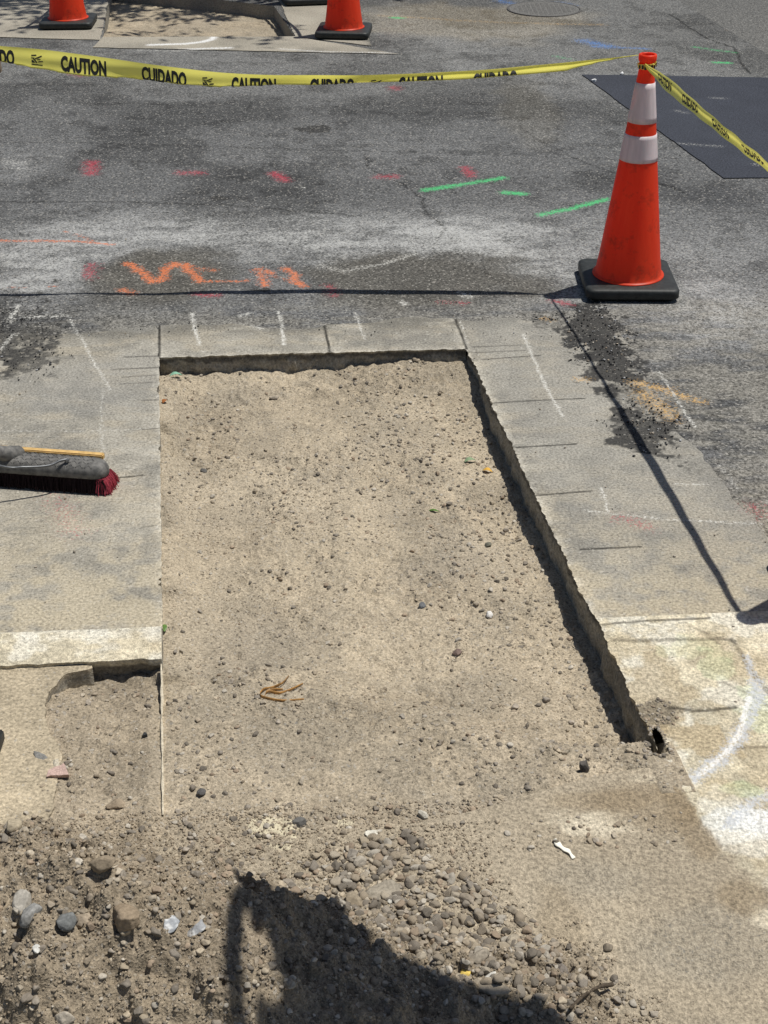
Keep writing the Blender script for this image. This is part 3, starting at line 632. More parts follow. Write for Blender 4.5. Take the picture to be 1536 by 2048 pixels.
def scatter(name, X, Y, R, k, bury=.42, pale=0.0):
    n = len(X); Z = top_z(X, Y); RM = rots(n); V = []; Fs = []; C = []; off = 0
    sc = np.stack([R*rng.uniform(.85, 1.25, n), R*rng.uniform(.7, 1.1, n), R*rng.uniform(.5, .85, n)], -1)
    var = rng.integers(0, 14, n); ci = rng.integers(0, len(PAL), n)
    for v in range(14):
        idx = np.where(var == v)[0]
        if not len(idx): continue
        P, Fc = SH[k][v]
        # spin about z and tilt a little after squashing
        a = rng.uniform(0, 2*np.pi, len(idx)); ca, sa = np.cos(a), np.sin(a)
        Q = np.einsum('nij,pj->npi', RM[idx], P)*sc[idx][:, None, :]
        Qx = Q[..., 0]*ca[:, None]-Q[..., 1]*sa[:, None]; Qy = Q[..., 0]*sa[:, None]+Q[..., 1]*ca[:, None]
        Q = np.stack([Qx+X[idx][:, None], Qy+Y[idx][:, None], Q[..., 2]+(Z[idx]+sc[idx, 2]*(1-2*bury))[:, None]], -1)
        V.append(Q.reshape(-1, 3)); m = len(P)
        Fs.append((Fc[None]+(np.arange(len(idx))*m)[:, None, None]+off).reshape(-1, 3)); off += len(idx)*m
        col = PAL[ci[idx]]*rng.uniform(.8, 1.25, (len(idx), 1))+pale
        C.append(np.repeat(col, m, 0))
    me = rawmesh(name, np.concatenate(V), np.concatenate(Fs)); setcol(me, 'base', np.clip(np.concatenate(C), .02, .8)); return me
def cand(n, x0, x1, y0, y1): return rng.uniform(x0, x1, n), rng.uniform(y0, y1, n)
XS, YS, RS = [], [], []
def put(n, box, dens, r0, r1, pw=2.5):
    X, Y = cand(n, *box); k = dens(X, Y) > rng.uniform(0, 1, n); X, Y = X[k], Y[k]
    XS.append(X); YS.append(Y); RS.append(r0+(r1-r0)*rng.uniform(0, 1, len(X))**pw)
def in_bed(X, Y):
    U, V = toUV(X, Y); return (U > .012) & (U < W-.012) & (V < -.012) & (V > -2.6)
put(13000, (-.85, .75, 2.0, 4.8), lambda X, Y: in_bed(X, Y)*(.15+.9*ss(fbm(X, Y, 3.5, 4, 301), .42, .66)), .0018, .0088, 2.6)
put(1500, (-.85, .75, 2.3, 4.8), lambda X, Y: in_bed(X, Y)*ss(toUV(X, Y)[0], .55, 1.05)*ss(fbm(X, Y, 6, 3, 302), .3, .6), .0025, .0105, 3)
put(700, (-.95, -.4, 2.2, 2.9), lambda X, Y: (toUV(X, Y)[0] < -.02)*(toUV(X, Y)[0] > -.30)*(toUV(X, Y)[1] < VC0-.05), .002, .009, 3)
onm = lambda X, Y: mound_z(X, Y) > np.maximum(bed_z(X, Y), -.01)-.002
put(24000, (-1.2, .75, 1.4, 2.65), lambda X, Y: onm(X, Y)*(.2+.8*ss(fbm(X, Y, 5, 3, 303), .35, .6)), .0018, .0108, 6.5)
spill = lambda X, Y: ss(soil_side(X, Y), -.035, .03)*(toUV(X, Y)[1] < -2.42)
put(9000, (-.9, .75, 1.4, 2.6), lambda X, Y: spill(X, Y)*.6, .002, .009, 3)
GP = [at(*q)[:2] for q in ((690, 1690), (830, 1660), (900, 1730), (1000, 1790), (1060, 1850), (1130, 1930), (1180, 2010), (1120, 2080), (960, 2080), (780, 1960), (660, 1850), (560, 1780), (560, 1730))]
put(5200, (-.3, .5, 1.6, 2.4), lambda X, Y: inpoly(X+(fbm(X, Y, 8, 3, 305)-.5)*.1, Y, GP)*.95, .004, .0145, 2.2)
put(500, (-1.3, 1.2, 2.2, 5.4), lambda X, Y: (~in_bed(X, Y)) & (toUV(X, Y)[0] > W) & (toUV(X, Y)[0] < W+.6), .0015, .005, 3)
put(400, (-1.6, -.7, 2.4, 5.2), lambda X, Y: (toUV(X, Y)[0] < -.01)*ss(fbm(X, Y, 3, 3, 307), .4, .6), .0015, .005, 3)
put(260, (.55, 1.1, 4.0, 5.0), lambda X, Y: np.maximum(ell(X, Y, 1205, 690, 70, 80), ell(X, Y, 1290, 850, 80, 60))*1.0, .002, .006, 2)
put(40, (0, .01, 0, .01), lambda X, Y: X*0-1, .002, .006)
for (x0_, y0_), (x1_, y1_) in zip(HOLE, HOLE[1:]+HOLE[:1]):
    f_ = rng.uniform(0, 1, 26); XS.append(x0_+(x1_-x0_)*f_+rng.normal(0, .004, 26)); YS.append(y0_+(y1_-y0_)*f_+rng.normal(0, .004, 26)); RS.append(rng.uniform(.002, .0062, 26))
put(2500, (.5, .85, 2.4, 2.9), lambda X, Y: ell(X, Y, 1318, 1428, 55, 26, .5, 20), .002, .007, 2)
put(600, (-1.7, 1.6, 4.75, 6.0), lambda X, Y: .5+0*X, .0015, .004, 4)
Xa, Ya, Ra = map(np.concatenate, (XS, YS, RS))
s_ = Ra < .0075
t_ = s_ & (Ra < .0036); m_ = s_ & ~t_
obj('grit', scatter('grit', Xa[t_], Ya[t_], Ra[t_], 1, .42), None, M_STONE, 'stuff', True)
obj('gravel', scatter('gravel', Xa[m_], Ya[m_], Ra[m_], 2, .44), None, M_STONE, 'stuff', False)
XS, YS, RS = [], [], []
put(3500, (.55, 1.25, 3.9, 5.25), lambda X, Y: np.maximum(ell(X, Y, 1205, 690, 75, 85, .6), np.maximum(ell(X, Y, 1290, 850, 85, 60, .6), .5*ell(X, Y, 1110, 640, 90, 20, .6)))*.8, .0018, .0065, 2.5)
put(2500, (-1.9, -1.1, 4.2, 5.3), lambda X, Y: np.maximum(ell(X, Y, 20, 670, 90, 75, .6), ell(X, Y, 60, 720, 70, 40, .6))*.7, .0018, .006, 2.5)
put(1500, (-1.7, 1.0, 4.9, 5.25), lambda X, Y: ss(fbm(X, Y*3, 4, 3, 309), .45, .6)*.6, .0015, .0045, 2.5)
me = scatter('asphalt_crumbs', np.concatenate(XS), np.concatenate(YS), np.concatenate(RS), 1, .3); c = np.ones((len(me.vertices), 4), np.float32)
c[:, :3] = np.repeat(np.where(rng.uniform(0, 1, len(c)//12) > .86, .38, rng.uniform(.02, .06, len(c)//12)), 12)[:, None]; me.attributes['base'].data.foreach_set('color', c.ravel()); obj('asphalt_crumbs', me, None, M_STONE, 'stuff', True)
# soil crumbs stuck in lumps, finer than gravel
XS, YS, RS = [], [], []
put(60000, (-1.2, .75, 1.35, 2.65), lambda X, Y: np.maximum(onm(X, Y), spill(X, Y))*.9, .0012, .0046, 2.2)
put(16000, (-.85, .75, 2.0, 4.8), lambda X, Y: in_bed(X, Y)*(.15+.85*ss(fbm(X, Y, 4, 4, 311), .4, .6)), .0012, .0040, 2)
Xc, Yc, Rc = map(np.concatenate, (XS, YS, RS))
me = scatter('soil_crumbs', Xc, Yc, Rc, 1, .3); vv = np.empty(len(me.vertices)*3, np.float32); me.vertices.foreach_get('co', vv); vv = vv.reshape(-1, 12, 3).mean(1)
k_ = ss(toUV(vv[:, 0], vv[:, 1])[1], -2.55, -2.35)[:, None]; c = np.array([[.262, .215, .155]])*(1-k_)+k_*np.array([[.36, .30, .22]])
c = np.repeat(c*rng.uniform(.75, 1.3, (len(c), 1)), 12, 0); c = np.concatenate([c, np.ones((len(c), 1))], 1).astype(np.float32)
me.attributes['base'].data.foreach_set('color', c.ravel()); obj('soil_crumbs', me, None, M_STONE, 'stuff', False)
# the bigger loose stones, the largest as things of their own
bi = np.where(~s_)[0]; bi = bi[np.argsort(-Ra[bi])]
one = bi[:290]; rest = bi[290:]
obj('pebbles', scatter('pebbles', Xa[rest], Ya[rest], Ra[rest], 3, .34), None, M_STONE, 'stuff', True)
def stone_me(i, base):
    P, Fc = stone_shape(3, 500+i); s = np.array([1.1, .88, .68]); me = rawmesh('stone', P*s, Fc)
    b = np.tile(np.array(base), (len(P), 1))*(.9+.2*vn(P[:, :1]*3+i, P[:, 1:2]*3)); setcol(me, 'base', b); me.materials.append(M_STONE)
    me.polygons.foreach_set('use_smooth', np.ones(len(me.polygons), bool)); return me
SM = [stone_me(i, PAL[i % len(PAL)]) for i in range(20)]
zz = top_z(Xa[one], Ya[one]); Um, Vm = toUV(Xa[one], Ya[one]); gp = inpoly(Xa[one], Ya[one], GP)
for j, i in enumerate(one):
    o = bpy.data.objects.new('stone', SM[j % 20]); COL.objects.link(o)
    r = float(Ra[i]); o.scale = (r, r, r); o.rotation_euler = (random.uniform(-.4, .4), random.uniform(-.4, .4), random.uniform(0, 6.28))
    o.location = (Xa[i], Ya[i], zz[j]+r*.2)
    if gp[j]: tag(o, 'rounded grey brown stone in the loose gravel spill beside the heap', 'stone', 'stones in the gravel spill')
    elif Vm[j] > -2.45: tag(o, 'small pebble lying on the tan dirt floor of the dug-out bed', 'stone', 'stones on the dirt floor')
    else: tag(o, 'small brown stone half sunk in the heap of loose dirt', 'stone', 'stones in the dirt heap')
def z_of0(x, y, z=0.0):
    for _ in range(6): p = at(x, y, z); z = float(top_z(np.array([p[0]]), np.array([p[1]]))[0])
    return Vector(p)
def big(px, py, r, col, name, label, cat, seed, sq=(1.15, .9, .75), rot=None, ang=.62, lift=.22, paint=None):
    z = 0.0
    for _ in range(6):
        p = at(px, py, z); z = float(top_z(np.array([p[0]]), np.array([p[1]]))[0])
    P, Fc = stone_shape(4, seed, ang); P = P*np.array(sq)*r
    me = rawmesh(name, P, Fc); n = fbm(P[:, 0]+seed, P[:, 1]+P[:, 2], 60, 3, 401)
    b = np.array(col)[None]*(.75+.5*n[:, None])
    if paint is not None: m = ss(n+P[:, 2]/r*.25, .5, .6)[:, None]; b = b*(1-m)+m*np.array(paint)
    setcol(me, 'base', b); o = obj(name, me, None, M_STONE); o.location = (p[0], p[1], z+r*sq[2]*lift)
    o.rotation_euler = rot or (random.uniform(-.2, .2), random.uniform(-.2, .2), random.uniform(0, 6)); return tag(o, label, cat)
big(600, 1648, .0155, (.13, .125, .115), 'stone', 'dark round stone alone on the pale patch at the top of the heap', 'stone', 1)
big(845, 1632, .0135, (.46, .43, .36), 'stone', 'pale angular stone on the dirt right of the dark round stone', 'stone', 2, lift=.5)
big(978, 1232, .0125, (.60, .58, .54), 'stone', 'pale grey stone on the dirt floor near the right wall of the trench', 'stone', 3, lift=.6)
big(1168, 1543, .017, (.10, .09, .08), 'stone', 'dark upright clod standing at the near right end of the dug-out bed', 'clod', 4, (.55, .7, 1.3), lift=.7)
big(252, 1838, .030, (.25, .195, .135), 'stone', 'large brown oval stone low on the left heap, widest of all', 'stone', 5, (1.35, .8, .7))
big(160, 1812, .021, (.29, .24, .18), 'stone', 'flat brown stone between the grey block and the oval stone', 'stone', 6, (1.4, .9, .6))
big(125, 1812, .021, (.16, .165, .16), 'stone', 'dark grey broken stone with a sharp edge on the left heap', 'stone', 7, ang=.8)
big(48, 1812, .022, (.34, .315, .27), 'stone', 'pale split stone near the left edge on the heap', 'stone', 8, (1.2, .8, .8), ang=.8)
big(62, 1838, .020, (.24, .235, .22), 'stone', 'grey rough stone just below the pale split stone at the left', 'stone', 9, ang=.8)
big(340, 1846, .019, (.36, .375, .39), 'concrete_chip', 'bluish grey chip with a white edge right of the oval stone', 'concrete chip', 10, (.9, 1.1, .5), ang=.9, paint=(.58, .58, .57))
big(392, 1856, .018, (.31, .315, .32), 'concrete_chip', 'grey chip with white corners beside the pole shadow', 'concrete chip', 11, (1.1, .8, .55), ang=.9, paint=(.5, .5, .49))
big(208, 1763, .0195, (.235, .19, .135), 'stone', 'rounded brown stone above the oval stone on the heap', 'stone', 12, (1.25, .9, .7))
big(232, 1612, .019, (.28, .225, .16), 'stone', 'brown rounded stone near the crest of the left heap', 'stone', 13, (1.15, .9, .75))
big(38, 1712, .017, (.33, .28, .2), 'stone', 'tan stone at the left edge high on the heap', 'stone', 14)
big(120, 1985, .0155, (.36, .32, .26), 'stone', 'light oval stone at the bottom left of the heap', 'stone', 15, (1.2, .85, .75))
big(90, 1992, .018, (.2, .16, .12), 'stone', 'dark brown stone beside the light oval stone at the bottom left', 'stone', 16)
big(705, 1808, .022, (.30, .25, .18), 'stone', 'large tan stone at the rim of the big shadow', 'stone', 17, (1.2, .9, .8))
big(770, 1785, .030, (.29, .255, .2), 'stone', 'flat squarish brown stone slab above the tip of the gravel spill', 'stone', 18, (1.35, 1.0, .35), (0, 0, .4), .9, .2)
big(706, 1710, .016, (.27, .24, .2), 'stone', 'grey brown stone in the cluster right of the pale patch', 'stone', 19)
big(722, 1726, .0165, (.36, .32, .26), 'stone', 'lighter stone touching the grey brown one in the cluster', 'stone', 20)
big(930, 1800, .020, (.26, .22, .17), 'stone', 'wide brown stone on the upper edge of the gravel spill', 'stone', 21, (1.5, .8, .6))
big(1125, 1950, .0165, (.19, .165, .14), 'stone', 'dark brown stone at the right end of the gravel spill', 'stone', 22)
big(960, 1925, .021, (.27, .235, .185), 'stone', 'largest tan stone in the middle of the gravel spill', 'stone', 23, (1.3, .8, .7))
big(980, 1968, .022, (.34, .29, .22), 'stone', 'long flat tan stone just above the big shadow', 'stone', 24, (1.7, .7, .5), (0, 0, -.3))
big(1030, 1890, .019, (.36, .31, .235), 'stone', 'light tan angular stone on the right of the gravel spill', 'stone', 25, ang=.8)
big(930, 1952, .0125, (.62, .46, .12), 'stone', 'yellow painted pebble at the rim of the big shadow', 'stone', 26)
big(982, 1952, .012, (.52, .50, .45), 'stone', 'white sliver of stone right of the yellow pebble', 'stone', 27, (1.5, .6, .5), (0, 0, .8))
big(778, 1800, .0115, (.55, .53, .47), 'stone', 'white pebble at the lower edge of the flat stone slab', 'stone', 28)
big(742, 1668, .012, (.58, .55, .47), 'stone', 'white flat pebble left of the pale angular stone', 'stone', 29, (1.4, .9, .5))
big(75, 1905, .008, (.52, .51, .47), 'stone', 'tiny white pebble on the left of the heap', 'stone', 30)
bm = bmesh.new(); bmesh.ops.create_cube(bm, size=1)
for v in bm.verts: v.co = Vector((v.co.x*(.062-.02*v.co.y), v.co.y*(.034+.012*v.co.x*2), v.co.z*(.016+.006*v.co.x)))
bmesh.ops.subdivide_edges(bm, edges=bm.edges[:], cuts=4, use_grid_fill=True)
for v in bm.verts: v.co += Vector((vn(v.co.y*90, v.co.z*90, 3)-.5, vn(v.co.x*90, v.co.z*90, 4)-.5, (vn(v.co.x*70, v.co.y*70, 5)-.5)*.8))*.006
me = bpy.data.meshes.new('brick_fragment'); bm.to_mesh(me); bm.free()
p = z_of0(116, 1553); o = obj('brick_fragment', me, None, plain('pink_brick', (.50, .36, .31), .9, .1, 150, .75, 1.25, .5), smooth=False); o.location = p+Vector((0, 0, .012)); o.rotation_euler = (.30, -.1, .2); o.scale = (.68, .68, .7)
tag(o, 'flat pink brick fragment on the far slope of the left heap', 'brick fragment')
big(85, 1522, .019, (.22, .215, .20), 'asphalt_lump', 'dark grey pointed lump at the top of the left heap', 'asphalt lump', 32, (1.5, .6, .7), (0, .4, -.5), .9)
big(112, 1530, .015, (.52, .47, .37), 'stone', 'pale stone beside the dark pointed lump on the heap crest', 'stone', 33)
big(845, 1213, .0125, (.14, .145, .15), 'asphalt_lump', 'pair of dark grey lumps on the dirt left of the pale grey stone', 'asphalt lump', 34)
big(913, 1307, .0135, (.17, .125, .105), 'clod', 'dark reddish clod on the dirt floor below the pale grey stone', 'clod', 35)
big(408, 943, .0125, (.12, .115, .105), 'stone', 'dark pebble on the dirt to the right of the broom', 'stone', 36)
big(550, 800, .0135, (.38, .33, .26), 'stone', 'tan flat stone on the far part of the dirt floor', 'stone', 37, (1.5, .8, .5), (0, 0, .1))
big(290, 1472, .0095, (.05, .05, .05), 'asphalt_lump', 'small black lump on the dug-out soil under the white curb', 'asphalt lump', 38, (.9, .8, 1.0))
big(404, 1587, .014, (.11, .105, .1), 'asphalt_lump', 'black lump on the dirt right of the thin pale board', 'asphalt lump', 39)
big(1178, 151, .0, (.7, .7, .7), 'x', 'x', 'x', 40) if False else None
big(1188, 162, .016, (.75, .75, .74), 'stone', 'white chip at the left edge of the dark asphalt patch', 'stone', 41)
big(1244, 147, .015, (.75, .75, .74), 'stone', 'white chip at the far edge of the dark asphalt patch', 'stone', 42)
big(975, 1092, .012, (.16, .155, .12), 'clod', 'dark greenish clod on the dirt halfway along the right side', 'clod', 45)

# ------------------------------------------------------------------ traffic cones
def revolve(prof, n=64):
    V = []; Fc = []
    for r, z in prof:
        for k in range(n): a = 2*math.pi*k/n; V.append((r*math.cos(a), r*math.sin(a), z))
    for i in range(len(prof)-1):
        for k in range(n): Fc.append((i*n+k, i*n+(k+1) % n, (i+1)*n+(k+1) % n, (i+1)*n+k))
    return rawmesh('m', V, Fc)
HC = .914
def cr(z): return .132+(.0275-.132)*(z-.05)/(.87-.05)
def band(z0, z1):
    zs = np.linspace(z0, z1, 8); return [(cr(z0)-.001, z0)]+[(cr(z)+.0022, z) for z in zs]+[(cr(z1)-.001, z1)]
def make_base():
    def ring(h, z, rc=.034):
        o = []
        for cx, cy, a0 in ((h-rc, h-rc, 0), (rc-h, h-rc, 90), (rc-h, rc-h, 180), (h-rc, rc-h, 270)):
            for k in range(7): a = math.radians(a0+k*15); o.append((cx+rc*math.cos(a), cy+rc*math.sin(a), z))
        return o
    H = .184; V = []; prof = [(H-.016, 0), (H-.016, .009), (H-.004, .010), (H, .014), (H, .040), (H-.003, .046), (H-.009, .0495), (H-.03, .051), (.115, .0525)]
    for h, z in prof: V += ring(h, z, .034 if h > .14 else .10)
    n = 28; Fq = [(i*n+k, i*n+(k+1) % n, (i+1)*n+(k+1) % n, (i+1)*n+k) for i in range(len(prof)-1) for k in range(n)]
    bm = bmesh.new(); vv = [bm.verts.new(v) for v in V]
    for f in Fq: bm.faces.new([vv[i] for i in f])
    bm.faces.new(vv[-n:]); bm.faces.new(vv[:n][::-1])
    me = bpy.data.meshes.new('base'); bm.to_mesh(me); bm.free(); return me
def make_cone(label):
    t = thing('traffic_cone', label, 'traffic cone', group='orange traffic cones')
    body = [(.138, .050), (.143, .053), (.1425, .0555), (.137, .057), (.133, .060)]+[(cr(z)+(.0015*math.sin((z-.06)*60) if z < .11 else 0), z) for z in np.linspace(.064, .862, 26)]
    body += [(.0285, .866), (.0275, .874), (.0275, .884), (.0325, .890), (.034, .897), (.034, .909), (.032, .914), (.026, .914), (.0245, .910), (.0245, .87), (.02, .84)]
    obj('cone_body', revolve(body), t, M_ORANGE)
    for z0, z1 in ((.665, .812), (.520, .620)): obj('reflective_band', revolve(band(z0, z1)), t, M_REFL)
    obj('base', make_base(), t, M_RUBBER)
    return t
def copy_tree(o, parent=None):
    c = o.copy(); COL.objects.link(c)
    if parent: c.parent = parent
    for ch in list(o.children): copy_tree(ch, c)
    return c
CX, CY = .984, 5.43
cone = make_cone('tall orange cone with two silver bands on the road, caution tape tied to its neck'); cone.location = (CX, CY, 0); cone.rotation_euler = (0, 0, math.radians(-1))
cones = [cone]
def put_cone(x, y, rz, label):
    c = copy_tree(cone); c.location = (x, y, 0); c.rotation_euler = (0, 0, rz); c['label'] = label; cones.append(c); return c
C2 = (1.265, 3.165); put_cone(C2[0], C2[1], .1, 'orange cone just past the right edge, casting the tip of shadow on the pale corner')
p = at(138, 50); FL = p[:2]; put_cone(p[0], p[1], .05, 'orange cone on the far pavement left of the far excavation')
p = at(688, 69); FR = p[:2]; put_cone(p[0], p[1], -.08, 'orange cone on the far pavement right of the far excavation')
p = at(612, 3); FB = p[:2]; put_cone(p[0], p[1], .2, 'orange cone behind the far excavation, only its black base edge in view')
put_cone(FL[0]+.25, FL[1]+3.3, .1, 'orange cone far behind the cone left of the far excavation, out of view')

# ------------------------------------------------------------------ caution tape
def text_mesh(s, bold=.05):
    cu = bpy.data.curves.new('t', 'FONT'); cu.body = s; cu.size = 1; cu.offset = bold; cu.resolution_u = 3
    o = bpy.data.objects.new('t', cu); COL.objects.link(o)
    dg = bpy.context.evaluated_depsgraph_get(); me = bpy.data.meshes.new_from_object(o.evaluated_get(dg))
    bpy.data.objects.remove(o); return me
TXT = {s: text_mesh(s) for s in ('CAUTION', 'CUIDADO')}
TW = .076
def lettering(name, mapf, items, parent, step=.02, off=.0009):
    "items: (text, s0, s1); letters mapped on the tape surface by mapf(s, t) -> point, normal"
    for txt, s0, s1 in items:
        bm = bmesh.new(); b2 = bmesh.new()
        if txt == 'LOGO':
            for q in ([(0, 0), (.9, 0), (.95, .09), (0, .09)], [(.05, .2), (.35, .2), (.1, .45), (0, .45)], [(.4, .2), (.55, .2), (.25, .6), (.1, .6)], [(.55, .25), (1, .35), (.95, .45), (.6, .38)],
                      [(0, .62), (.3, .62), (.28, .7), (0, .7)], [(.35, .55), (.9, .85), (.85, .95), (.3, .65)], [(0, .8), (.45, .88), (.4, .98), (0, .92)], [(.5, .5), (.8, .55), (.75, .63), (.5, .6)]):
                b2.faces.new([b2.verts.new((x, y, 0)) for x, y in q])
            lo, hi, w, t0, th = 0, 1, 1.0, .018, .036
        else:
            b2.from_mesh(TXT[txt]); xs = [v.co.x for v in b2.verts]; lo, w = min(xs), max(xs)-min(xs)
            ys = [v.co.y for v in b2.verts]; y0, y1 = min(ys), max(ys)
            for v in b2.verts: v.co.y = (v.co.y-y0)/(y1-y0)
            t0, th = .011, .054
        for v in b2.verts: v.co.x = s0+(v.co.x-lo)/w*(s1-s0); v.co.y = t0+th*(1-v.co.y)         # t grows downward
        for k in range(1, 12): bmesh.ops.bisect_plane(b2, geom=b2.verts[:]+b2.edges[:]+b2.faces[:], plane_co=(0, TW*k/12, 0), plane_no=(0, 1, 0))
        x = math.ceil(s0/step)*step
        while x < s1: bmesh.ops.bisect_plane(b2, geom=b2.verts[:]+b2.edges[:]+b2.faces[:], plane_co=(x, 0, 0), plane_no=(1, 0, 0)); x += step
        for v in b2.verts: p, n = mapf(v.co.x, v.co.y); v.co = p+n*off
        m2 = bpy.data.meshes.new('x'); b2.to_mesh(m2); b2.free(); bm.from_mesh(m2); bpy.data.meshes.remove(m2)
        me = bpy.data.meshes.new(name); bm.to_mesh(me); bm.free()
        obj('emblem' if txt == 'LOGO' else 'word', me, parent, M_INK, smooth=False)
def ribbon(name, mapf, S0, S1, parent, n=160, m=13):
    s = np.linspace(S0, S1, n); t = np.linspace(0, TW, m)
    V = [mapf(a, b)[0][:] for b in t for a in s]
    i = np.arange(n*m).reshape(m, n); Fq = np.stack([i[:-1, :-1], i[1:, :-1], i[1:, 1:], i[:-1, 1:]], -1).reshape(-1, 4)
    return obj(name, rawmesh(name, np.array(V), Fq), parent, M_TAPE)
tape = thing('caution_tape', 'yellow caution tape with black lettering tied to the tall banded cone', 'caution tape', (CX, CY, .87))
def local(parent, o): o.matrix_parent_inverse = Matrix.Translation(-Vector(parent.location)); return o
# left span: top edge traced from the photograph on the upright plane it hangs in
TY = 5.452
tx = np.array([-140, 0, 60, 210, 280, 375, 500, 650, 768, 868, 968, 1068, 1168, 1284]); tyy = np.array([80, 92, 96, 115, 126, 139, 150, 150.5, 149.5, 145, 139.5, 131, 121, 108])
TP = [at_y(float(a), float(b), TY) for a, b in zip(tx, tyy)]
ts = np.concatenate([[0], np.cumsum([(TP[i+1]-TP[i]).length for i in range(len(TP)-1)])])
TPx = np.array([p.x for p in TP]); TPz = np.array([p.z for p in TP])
def spl(s, arr):                              # smooth interpolation
    h = min(.1, max(0, ts[-1]-s)); return float(sum(np.interp(s+d*h, ts, arr) for d in (-1, -.5, 0, .5, 1))/5)
def pxs(x): return float(np.interp(x, tx, ts))
def mapL(s, t):
    x0, z0 = spl(s, TPx), spl(s, TPz)
    X_ = np.interp(s, ts, tx)
    vis = float(np.interp(X_, [-140, 0, 60, 150, 280, 425, 550, 700, 900, 1150, 1273], [.048, .054, .066, .074, .060, .051, .035, .031, .030, .027, .010]))
    tilt = .14*math.sin(s*6.1+.5)+.10*math.sin(s*13.7)
    pin = .12+.88*min(1, max(0, (1284-X_)/150)); le = .42+tilt
    if t <= vis: dz, dy = -t, -t*le
    else: k = t-vis; dz, dy = -vis+.003-k*.02, -vis*le+.002+k*.92
    dz *= pin; dy = (dy+.02)*pin-.02*pin
    rip = .0026*math.sin(s*19+t*60)*math.sin(s*5.1)+.0018*math.sin(t*130+s*2.5)
    if X_ > 700: rip += .004*math.sin(t/vis*6.0)*min(1, (X_-700)/150)
    edge = 1 if t <= vis else -1
    return Vector((x0, TY-.012*(1-pin)+dy+rip*pin, z0+dz)), (Vector((0, -.92, .38)) if edge > 0 else Vector((0, .05, -1)))
S1 = pxs(1284)
spanL = local(tape, ribbon('tape_span', mapL, 0, S1, tape, 260, 15))
it = [('CUIDADO', pxs(-60), pxs(28)), ('LOGO', pxs(62), pxs(86)), ('CAUTION', pxs(121), pxs(212)), ('CUIDADO', pxs(282), pxs(373)), ('LOGO', pxs(405), pxs(428)), ('CAUTION', pxs(463), pxs(552)), ('CUIDADO', pxs(620), pxs(709)), ('LOGO', pxs(742), pxs(766)), ('CAUTION', pxs(797), pxs(886)), ('CUIDADO', pxs(946), pxs(1035))]
lettering('word', mapL, it, spanL)
# right span: taut, twisted towards the next cone
A = Vector((CX-.012, CY-.033, .882)); B = Vector((C2[0]-.02, C2[1]+.03, .905))
DR = (B-A).normalized(); SL = (B-A).length; UP = Vector((0, 0, 1)); SD = DR.cross(UP).normalized()
def mapR(s, t):
    f = s/SL; c = A+(B-A)*f; c.z -= .02*4*f*(1-f)*.8
    w = TW*min(1, .25+f*6)*(.52+.05*math.sin(f*14)); a = 1.38+.38*math.sin(f*6.0+.6)
    d = (SD*math.cos(a)*-1+UP*-math.sin(a)); nrm = d.cross(DR).normalized()
    if nrm.y > 0: nrm = -nrm
    k = (t/TW-.5)*w; return c+d*k+nrm*(.003*math.sin(t/TW*7)+.002*math.sin(s*30)), nrm
spanR = local(tape, ribbon('tape_span', mapR, 0, SL, tape, 160, 11))
it = []; s = .16
for k in range(4):
    it += [('CAUTION', s, s+.165), ('CUIDADO', s+.30, s+.465)]; s += .61
lettering('word', mapR, [q for q in it if q[2] < SL], spanR, .03)
# knot round the neck
g = Grid(); a = np.linspace(0, 2*np.pi, 60); r_ = np.linspace(0, 1, 7)
for z0, dz, sd in ((.874, .016, 1), (.878, .010, 2)):
    AA, RR = np.meshgrid(a, r_); R = .0305+.0022*sd+.0015*np.sin(AA*9+RR*5+sd); g.add(CX+R*np.cos(AA), CY+R*np.sin(AA), z0-dz/2+RR*dz+.004*np.sin(AA+sd))
local(tape, obj('knot', g.mesh('knot'), tape, M_TAPE))
g = Grid()
for a0 in (3.6, 4.0, 4.3, 4.6, 4.95, 5.3, 5.7):
    AA, RR = np.meshgrid(np.linspace(a0, a0+.22, 6), np.linspace(0, 1, 3)); R = .0372; g.add(CX+R*np.cos(AA), CY+R*np.sin(AA), .868+RR*.014+.004*np.sin(AA+1)+.002*np.sin(a0*7))
local(tape, obj('print', g.mesh('print'), tape, M_INK))
# tape round the far excavation (above the frame, its shadow is seen)
t2 = thing('caution_tape', 'yellow caution tape on the far cones, only its shadow lines in view', 'caution tape', (FL[0], FL[1], .87))
def straight(A, B):
    def f(s, t):
        L = (B-A).length; c = A+(B-A)*(s/L); c.z -= .05*4*(s/L)*(1-s/L); return c+Vector((.012*math.sin(s*6), 0, -t+.02)), Vector((0, -1, 0))
    return f, (B-A).length
for A_, B_ in (((FL[0], FL[1], .875), (FL[0]+.25, FL[1]+3.3, .875)), ((FR[0], FR[1], .875), (FB[0], FB[1], .875))):
    f, L = straight(Vector(A_), Vector(B_)); local(t2, ribbon('tape_span', f, 0, L, t2, 40, 7))

